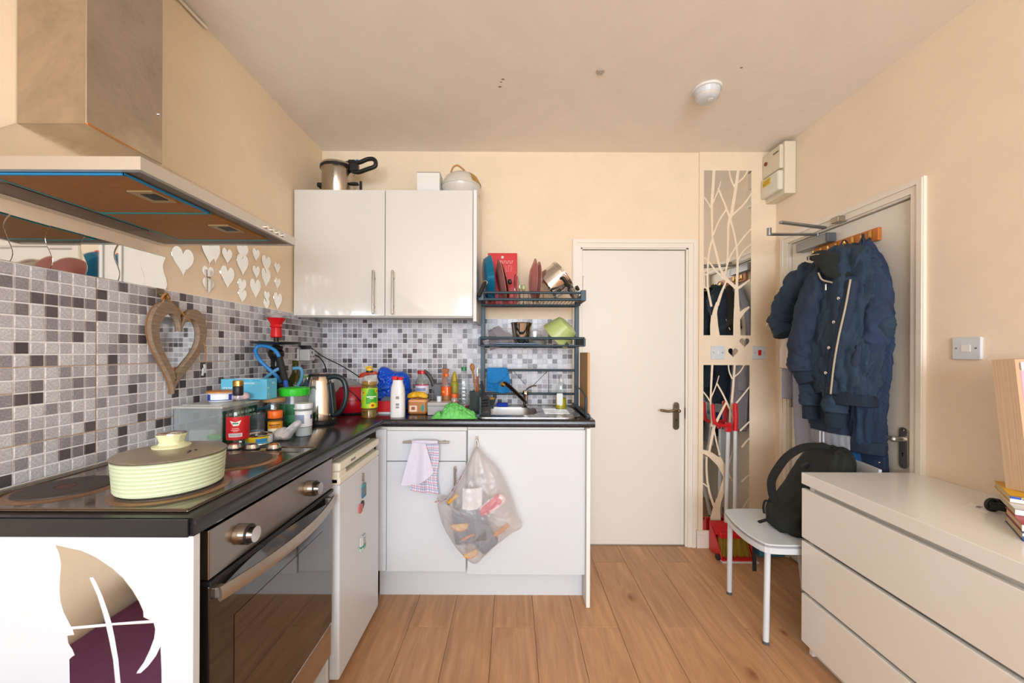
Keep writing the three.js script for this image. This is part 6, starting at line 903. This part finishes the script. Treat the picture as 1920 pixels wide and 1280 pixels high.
{ // backpack on the seat
  const t = thing('backpack', 'black backpack with loose straps slumped on the chair', 'backpack', [0, 0.0, 0]), bk = M(0x17191a, 0.85, { bumpMap: bumpFine, bumpScale: 0.002 }), bg = M(0x171d19, 0.8, { bumpMap: bumpFine, bumpScale: 0.002 });
  obj('pack_body', drape([[0.451, 1.38, -1.9, 0.1, 0.1, 0], [0.462, 1.39, -1.9, 0.13, 0.12, 0.01], [0.53, 1.415, -1.9, 0.148, 0.14, 0.01], [0.6, 1.45, -1.905, 0.122, 0.142, 0.015], [0.7, 1.5, -1.91, 0.088, 0.14, 0.02], [0.79, 1.535, -1.91, 0.062, 0.125, 0.02], [0.83, 1.545, -1.9, 0.042, 0.095, 0.02], [0.845, 1.55, -1.9, 0.02, 0.06, 0.02]], { rough: 0.16, seed: 4, pow: 0.8, lump: 2.5, rows: 60 }), bg, t);
  obj('front_pocket', drape([[0.475, 1.32, -1.92, 0.03, 0.08, 0], [0.5, 1.31, -1.92, 0.04, 0.09, 0.01], [0.56, 1.335, -1.92, 0.035, 0.09, 0.01], [0.61, 1.38, -1.92, 0.02, 0.07, 0.01]], { rough: 0.12, seed: 8, pow: 0.8, rows: 30 }), bk, t);
  const band = (pts, w, th) => { const c = new THREE.CatmullRomCurve3(pts.map((p) => V3(...p))); return sheet((u, v) => { const p = c.getPoint(u), T = c.getTangent(u), s = V3().crossVectors(T, V3(0.25, 0.1, 1)).normalize(); const nrm = V3().crossVectors(s, T); void nrm; const side = V3(0, 0, 1).addScaledVector(s, 0.75).normalize(); return [p.x + side.x * w * (v - 0.5), p.y + side.y * w * (v - 0.5), p.z + side.z * w * (v - 0.5)]; }, 40, 4, th); };
  obj('shoulder_strap', band([[1.272, 0.575, -1.9], [1.258, 0.62, -1.9], [1.254, 0.68, -1.9], [1.285, 0.74, -1.9], [1.33, 0.795, -1.9], [1.4, 0.835, -1.9], [1.47, 0.842, -1.9], [1.54, 0.83, -1.9]], 0.034, 0.012), bk, t);
  obj('grab_handle', tube([[1.5, 0.825, -1.84], [1.53, 0.842, -1.835], [1.565, 0.836, -1.835], [1.585, 0.8, -1.835], [1.59, 0.77, -1.835]], 0.008, 24, 8), bk, t);
  obj('strap_buckle', [bx(0.03, 0.024, 0.02, 1.385, 0.765, -1.86, 0.004, 0, 0, 0.5)], mat.black, t);
  obj('side_loop', tube([[1.262, 0.57, -1.92], [1.235, 0.575, -1.92], [1.226, 0.545, -1.92], [1.23, 0.515, -1.92]], 0.005, 16, 6), bk, t);
  obj('loose_strap', [bx(0.075, 0.005, 0.02, 1.245, 0.478, -1.93, 0, 0, 0, 0.3), bx(0.02, 0.21, 0.003, 1.225, 0.3, -1.99, 0.001, 0, 0, 0.02)], bk, t);
}
// ---------- dustpan and broom ----------
{
  const t = thing('dustpan', 'red long-handled dustpan standing under the lower tree mirror', 'dustpan'), red = M(0xcc1a22, 0.4);
  const side = (x) => ext([[0, 0], [0.15, 0.0], [0.14, 0.03], [0.06, 0.13], [0.01, 0.18], [0, 0.18]], 0.006, 0.001).rotateY(-PI / 2).translate(x, 0.006, -2.6);
  obj('pan', [span(1.305, 1.515, 0.005, 0.012, -2.6, -2.44, 0.002), span(1.305, 1.515, 0.005, 0.185, -2.602, -2.594, 0.002), side(1.311), side(1.515)], red, t);
  obj('hood', sheet((u, v) => [lerp(1.305, 1.515, u), 0.185 - 0.05 * v * v, lerp(-2.6, -2.515, v)], 10, 10, 0.005), red, t);
  obj('rubber_lip', span(1.3, 1.525, 0.001, 0.006, -2.47, -2.425, 0.001), M(0xd8d4d0, 0.5), t);
  obj('wheel', cyl(0.018, 0.018, 0.016, 1.292, 0.018, -2.47, 20, 0, 0, PI / 2), mat.black, t);
  obj('pole', rod([1.405, 0.17, -2.585], [1.412, 0.8, -2.575], 0.0115, 16), mat.white, t);
  obj('clip', [tube([[1.305, 0.96, -2.56], [1.312, 0.86, -2.56], [1.335, 0.83, -2.56], [1.412, 0.818, -2.568]], 0.0115, 20, 10), bx(0.035, 0.06, 0.028, 1.412, 0.81, -2.572, 0.005)], red, t);
  const b = thing('broom', 'white poled broom with yellow bristles in front of the dustpan', 'broom');
  obj('head', [bx(0.175, 0.035, 0.05, 1.41, 0.135, -2.52, 0.008), bx(0.04, 0.04, 0.04, 1.43, 0.165, -2.53, 0.008)], M(0xcc1a22, 0.4), b);
  const R = rng(3), br = []; for (let i = 0; i < 260; i++) { const x = 1.33 + 0.16 * R(), z = -2.54 + 0.04 * R(); br.push(rod([x, 0.12, z], [x + (x - 1.41) * 0.22, 0.014, z + 0.02 + 0.01 * R()], 0.0014, 4)); }
  obj('bristles', br, M(0xa8861c, 0.8), b).userData.kind = 'stuff';
  obj('pole', rod([1.432, 0.16, -2.53], [1.45, 0.8, -2.56], 0.0115, 16), mat.white, b);
  obj('grip', [tube([[1.45, 0.79, -2.56], [1.452, 0.87, -2.56], [1.448, 0.955, -2.56]], 0.0155, 16, 12), sph(0.0155, 1.448, 0.955, -2.56)], M(0xcc1a22, 0.4), b);
}
{ const t = thing('plastic_crate', 'light blue plastic crate low behind the chair', 'crate', [1.66, 0, -2.56]); obj('crate', [span(-0.085, 0.075, 0, 0.075, -0.055, 0.06, 0.006)], M(0x4d92b4, 0.5), t); obj('rim', span(-0.09, 0.08, 0.072, 0.082, -0.06, 0.065, 0.003), M(0xb8ccd4, 0.5), t); }
// ---------- coat rail with coats on the right-hand door ----------
const DX = XR + 0.014;   // door face
{
  const t = thing('coat_rail', 'orange pine coat rail with brass hooks on the door', 'coat rail');
  const pine = M(0xffffff, 0.4, { map: dataTex(64, 256, (x, y) => { const n = 1 + 0.16 * fbm(x * 8, y * 2, 6, 4); return [196 * n, 116 * n, 48 * n]; }) });
  obj('rail_board', bx(0.018, 0.062, 0.4, DX - 0.0095, 1.868, -2.088, 0.003, -0.0), pine, t);
  for (const z of [-2.235, -2.13, -2.025, -1.925]) { obj('hook', [bx(0.004, 0.04, 0.016, DX - 0.021, 1.872, z, 0.001), tube([[DX - 0.022, 1.86, z], [DX - 0.045, 1.846, z], [DX - 0.062, 1.855, z], [DX - 0.066, 1.872, z]], 0.0045, 16, 8)], mat.brass, t); }
}
const navy = M(0x202f44, 0.85), navy2 = M(0x263a4e, 0.88), denim = M(0xffffff, 0.9, { map: dataTex(128, 128, (x, y, i, j) => { const n = 1 + 0.25 * fbm(x * 4, y * 4, 3, 4) + 0.12 * (((i + j) % 3) - 1); return [38 * n, 56 * n, 84 * n]; }) }), rib = M(0x1b2a3a, 0.95);
{ // bomber jacket, nearest to the room
  const t = thing('bomber_jacket', 'navy bomber jacket with snap buttons and a cream zip on the hooks', 'jacket');
  obj('body', drape([[1.835, 1.68, -2.0, 0.035, 0.05, 0.05], [1.79, 1.655, -1.98, 0.07, 0.13, 0.1], [1.7, 1.63, -1.97, 0.09, 0.185, 0.14], [1.5, 1.615, -1.95, 0.1, 0.195, 0.15], [1.3, 1.61, -1.94, 0.1, 0.185, 0.14], [1.16, 1.615, -1.93, 0.095, 0.165, 0.1], [1.1, 1.62, -1.92, 0.08, 0.14, 0.05]], { seed: 1, rough: 0.3, rows: 80, seg: 110 }), navy2, t);
  obj('hem_rib', drape([[1.115, 1.62, -1.91, 0.082, 0.13, 0.02], [1.08, 1.622, -1.9, 0.08, 0.125, 0.03], [1.05, 1.625, -1.895, 0.076, 0.12, 0.03]], { seed: 2, folds: [[40, 0.4, 0]], rough: 0.03, rows: 12, seg: 120 }), rib, t);
  obj('sleeve', limb([[1.63, 1.74, -2.12], [1.6, 1.66, -2.2], [1.585, 1.56, -2.27], [1.58, 1.47, -2.3], [1.585, 1.4, -2.27]], [0.075, 0.08, 0.075, 0.07, 0.06], { seed: 3, wr: 0.17 }), navy2, t);
  obj('sleeve', limb([[1.58, 1.72, -1.98], [1.535, 1.6, -2.0], [1.515, 1.45, -2.03], [1.51, 1.3, -2.06], [1.515, 1.2, -2.055]], [0.05, 0.062, 0.062, 0.06, 0.062], { seed: 5, wr: 0.16 }), navy, t);
  obj('sleeve_cuff', limb([[1.515, 1.215, -2.055], [1.517, 1.17, -2.04], [1.52, 1.14, -2.03]], [0.052, 0.046, 0.04], { seed: 6, wr: 0.04 }), rib, t);
  const col = obj('collar', limb([[1.6, 1.80, -2.07], [1.56, 1.79, -2.0], [1.545, 1.74, -1.925], [1.55, 1.68, -1.885], [1.57, 1.65, -1.84]], [0.035, 0.04, 0.05, 0.042, 0.02], { seed: 9, wr: 0.08, flat: 0.6 }), M(0x18201f, 0.9), t);
  obj('neck_trim', [tube([[1.57, 1.79, -2.1], [1.53, 1.795, -2.04], [1.525, 1.785, -1.96]], 0.004, 20, 6), tube([[1.508, 1.69, -1.945], [1.512, 1.652, -1.925], [1.527, 1.63, -1.88]], 0.004, 16, 6)], M(0xb9ad92, 0.7), col);
  const zp = [[1.552, 1.63, -1.8], [1.535, 1.5, -1.808], [1.522, 1.38, -1.825], [1.52, 1.25, -1.85], [1.528, 1.1, -1.88]];
  obj('zip_placket', limb(zp.map(([x, y, z]) => [x + 0.016, y, z - 0.02]), [0.03, 0.034, 0.034, 0.032, 0.028], { wr: 0.02, seed: 2, flat: 0.9 }), navy, t);
  obj('zip', limb(zp.map(([x, y, z]) => [x - 0.013, y, z + 0.004]), [0.0042, 0.0042, 0.0042], { wr: 0, seg: 8 }), M(0xb4ab90, 0.5), t);
  for (const [y, z, x] of [[1.55, -1.842, 1.522], [1.44, -1.852, 1.508], [1.32, -1.872, 1.502], [1.2, -1.895, 1.506]]) obj('snap_button', sph(0.0085, x, y, z, 0.5, 1, 1), mat.chrome, t);
  obj('zip_pull', [bx(0.006, 0.03, 0.008, 1.515, 1.612, -1.905, 0.001)], mat.chrome, t);
  obj('pocket_welt', limb([[1.57, 1.33, -1.785], [1.56, 1.26, -1.79], [1.56, 1.2, -1.8]], [0.012, 0.02, 0.012], { seed: 3 }), navy, t);
  obj('hanging_loop', tor(0.022, 0.003, 1.7, 1.85, -2.02, 0, 0.3), mat.black, t);
}
{ // jacket with pale hem below it
  const t = thing('striped_hem_jacket', 'navy jacket with ribbed cuffs and a pale grey hem under the bomber jacket', 'jacket');
  obj('body', drape([[1.5, 1.68, -2.1, 0.06, 0.13, 0.08], [1.3, 1.675, -2.09, 0.075, 0.15, 0.12], [1.1, 1.67, -2.07, 0.08, 0.15, 0.12], [0.96, 1.67, -2.05, 0.08, 0.145, 0.1], [0.885, 1.67, -2.03, 0.075, 0.135, 0.06]], { seed: 6, rough: 0.24, rows: 60 }), navy, t);
  obj('pale_hem', drape([[0.895, 1.668, -2.03, 0.08, 0.139, 0.04], [0.86, 1.668, -2.025, 0.08, 0.138, 0.05], [0.825, 1.668, -2.02, 0.078, 0.136, 0.05]], { seed: 6, folds: [[24, 0.4, 0]], rough: 0.04, rows: 16, seg: 96 }), M(0x8f939b, 0.9), t);
  obj('hem_zip', [bx(0.006, 0.07, 0.006, 1.586, 0.86, -2.03, 0.001), bx(0.006, 0.07, 0.006, 1.588, 0.86, -2.01, 0.001)], mat.white, t);
  for (const [z, y, s] of [[-2.085, 1.0, 2], [-1.93, 0.985, 5]]) { const sl = obj('sleeve', limb([[1.66, 1.4, z - 0.01], [1.61, 1.26, z - 0.005], [1.585, 1.12, z], [1.58, y + 0.02, z + 0.002]], [0.04, 0.052, 0.054, 0.05], { seed: s, wr: 0.17 }), navy2, t); obj('ribbed_cuff', limb([[1.58, y + 0.03, z + 0.002], [1.58, y - 0.01, z + 0.003], [1.582, y - 0.05, z + 0.004]], [0.042, 0.04, 0.041], { seed: s, wr: 0.03 }), rib, sl); }
}
{ // long coat on the nearest hook
  const t = thing('navy_coat', 'long navy coat with a tan label hanging from the nearest hook', 'coat');
  obj('body', drape([[1.84, 1.7, -1.9, 0.02, 0.02, 0.05], [1.78, 1.695, -1.89, 0.035, 0.045, 0.1], [1.65, 1.685, -1.865, 0.055, 0.085, 0.14], [1.48, 1.68, -1.855, 0.065, 0.1, 0.15], [1.3, 1.68, -1.86, 0.07, 0.1, 0.14], [1.1, 1.68, -1.875, 0.068, 0.095, 0.12], [0.95, 1.685, -1.885, 0.06, 0.095, 0.12], [0.86, 1.69, -1.895, 0.055, 0.1, 0.1]], { seed: 12, rough: 0.26, rows: 80, seg: 100 }), denim, t);
  obj('sleeve', limb([[1.66, 1.72, -1.835], [1.645, 1.6, -1.785], [1.635, 1.5, -1.765], [1.63, 1.4, -1.77], [1.635, 1.32, -1.795], [1.64, 1.22, -1.825]], [0.035, 0.048, 0.052, 0.056, 0.05, 0.045], { seed: 7, wr: 0.17 }), denim, t);
  obj('turned_cuff', limb([[1.645, 1.46, -1.745], [1.64, 1.42, -1.735], [1.645, 1.37, -1.745]], [0.03, 0.038, 0.028], { seed: 4, wr: 0.06 }), navy2, t);
  obj('lapel', limb([[1.665, 1.74, -1.925], [1.62, 1.65, -1.915], [1.61, 1.55, -1.9], [1.61, 1.45, -1.89]], [0.018, 0.022, 0.024, 0.016], { seed: 2, wr: 0.05, flat: 0.6 }), navy, t);
  obj('tan_label', [bx(0.006, 0.08, 0.028, 1.635, 1.745, -1.925, 0.002, 0.18, 0.3, 0.12)], M(0xa8441c, 0.6), t);
  obj('hanging_loop', [tor(0.024, 0.006, 1.7, 1.845, -1.915, 0, 0.9)], mat.black, t);
  obj('hem_band', drape([[0.885, 1.69, -1.893, 0.057, 0.104, 0.06], [0.85, 1.69, -1.896, 0.058, 0.106, 0.06], [0.825, 1.69, -1.9, 0.058, 0.106, 0.06]], { seed: 12, rough: 0.06, rows: 14 }), navy, t);
}
{ // trousers, jeans, pale tops behind
  const j = thing('dark_jeans', 'dark denim jeans showing below the long navy coat', 'jeans'); obj('legs', drape([[0.95, 1.715, -1.9, 0.03, 0.07, 0.04], [0.82, 1.715, -1.89, 0.033, 0.085, 0.06], [0.7, 1.715, -1.885, 0.033, 0.085, 0.06], [0.6, 1.715, -1.885, 0.033, 0.08, 0.04]], { seed: 3, rough: 0.08 }), denim, j); obj('stud', sph(0.004, 1.668, 0.8, -1.79), mat.chrome, j);
  const b = thing('blue_jeans', 'brighter blue denim showing under the pale jacket hem', 'jeans'); obj('legs', drape([[0.9, 1.7, -2.03, 0.04, 0.11, 0.04], [0.82, 1.695, -2.02, 0.045, 0.125, 0.06], [0.77, 1.695, -2.01, 0.045, 0.125, 0.06]], { seed: 5, rough: 0.08 }), M(0x235a94, 0.9), b);
  const g = thing('grey_cardigan', 'pale lilac grey cardigan hanging furthest into the corner', 'cardigan'); obj('body', drape([[1.78, 1.715, -2.24, 0.03, 0.04, 0.05], [1.6, 1.71, -2.3, 0.035, 0.08, 0.1], [1.3, 1.705, -2.31, 0.04, 0.09, 0.12], [1.0, 1.705, -2.29, 0.04, 0.09, 0.12], [0.72, 1.705, -2.26, 0.04, 0.1, 0.1]], { seed: 2, rough: 0.1 }), M(0x9ea0b4, 0.95), g);
  obj('sleeve', limb([[1.68, 1.4, -2.37], [1.67, 1.2, -2.385], [1.67, 1.02, -2.39]], [0.025, 0.032, 0.028], { seed: 2 }), M(0x9ea0b4, 0.95), g);
  const w = thing('white_shirt', 'cream white shirt edge hanging behind the bomber jacket sleeve', 'shirt'); obj('body', drape([[1.82, 1.725, -2.2, 0.02, 0.03, 0.05], [1.6, 1.69, -2.29, 0.03, 0.07, 0.1], [1.35, 1.665, -2.36, 0.035, 0.06, 0.1], [1.2, 1.66, -2.375, 0.035, 0.055, 0.1]], { seed: 9, rough: 0.1 }), M(0xe2d6cf, 0.9), w);
  const a = thing('black_jacket', 'black jacket sleeve with a zip poking out behind the bomber jacket', 'jacket'); obj('sleeve', limb([[1.7, 1.8, -2.16], [1.66, 1.7, -2.25], [1.62, 1.58, -2.33], [1.6, 1.47, -2.4]], [0.03, 0.04, 0.045, 0.05], { seed: 8 }), mat.blackSoft, a); obj('cuff_zip', rod([1.565, 1.54, -2.36], [1.56, 1.46, -2.42], 0.004), mat.chrome, a); obj('back_panel', drape([[1.83, 1.735, -2.13, 0.02, 0.04, 0.05], [1.6, 1.73, -2.2, 0.025, 0.1, 0.1], [1.25, 1.73, -2.2, 0.03, 0.12, 0.1]], { seed: 3 }), mat.blackSoft, a);
}
// ---------- the bed behind the camera that the mirrors show ----------
{
  const t = thing('bed', 'low bed with a plum purple cover along the left wall', 'bed'), plum = M(0x58204a, 0.8, { bumpMap: bumpFine, bumpScale: 0.004 });
  obj('base', span(-1.262, -0.42, 0.03, 0.26, -0.72, 1.5, 0.01), M(0x2a1f24, 0.8), t); obj('mattress', span(-1.262, -0.4, 0.26, 0.47, -0.78, 1.5, 0.04), plum, t);
  obj('leg', [[-1.2, -0.66], [-0.48, -0.66], [-1.2, 1.44], [-0.48, 1.44]].map(([x, z]) => cyl(0.025, 0.02, 0.03, x, 0.015, z)), mat.black, t);
  const p = thing('cushion', 'dark plum cushion on the bed by the kitchen end panel', 'cushion', [-1.05, 0.47, -0.2]); obj('cover', pillow(rrect(0.4, 0.26, 0.06), 0.07, { rough: 0.02, seed: 3 }).rotateX(-PI / 2).translate(0, 0.075, 0), M(0x3a1434, 0.8), p);
}
scene.traverse((o) => { if (o.isMesh) { o.castShadow = true; o.receiveShadow = true; } });
renderer.render(scene, camera);
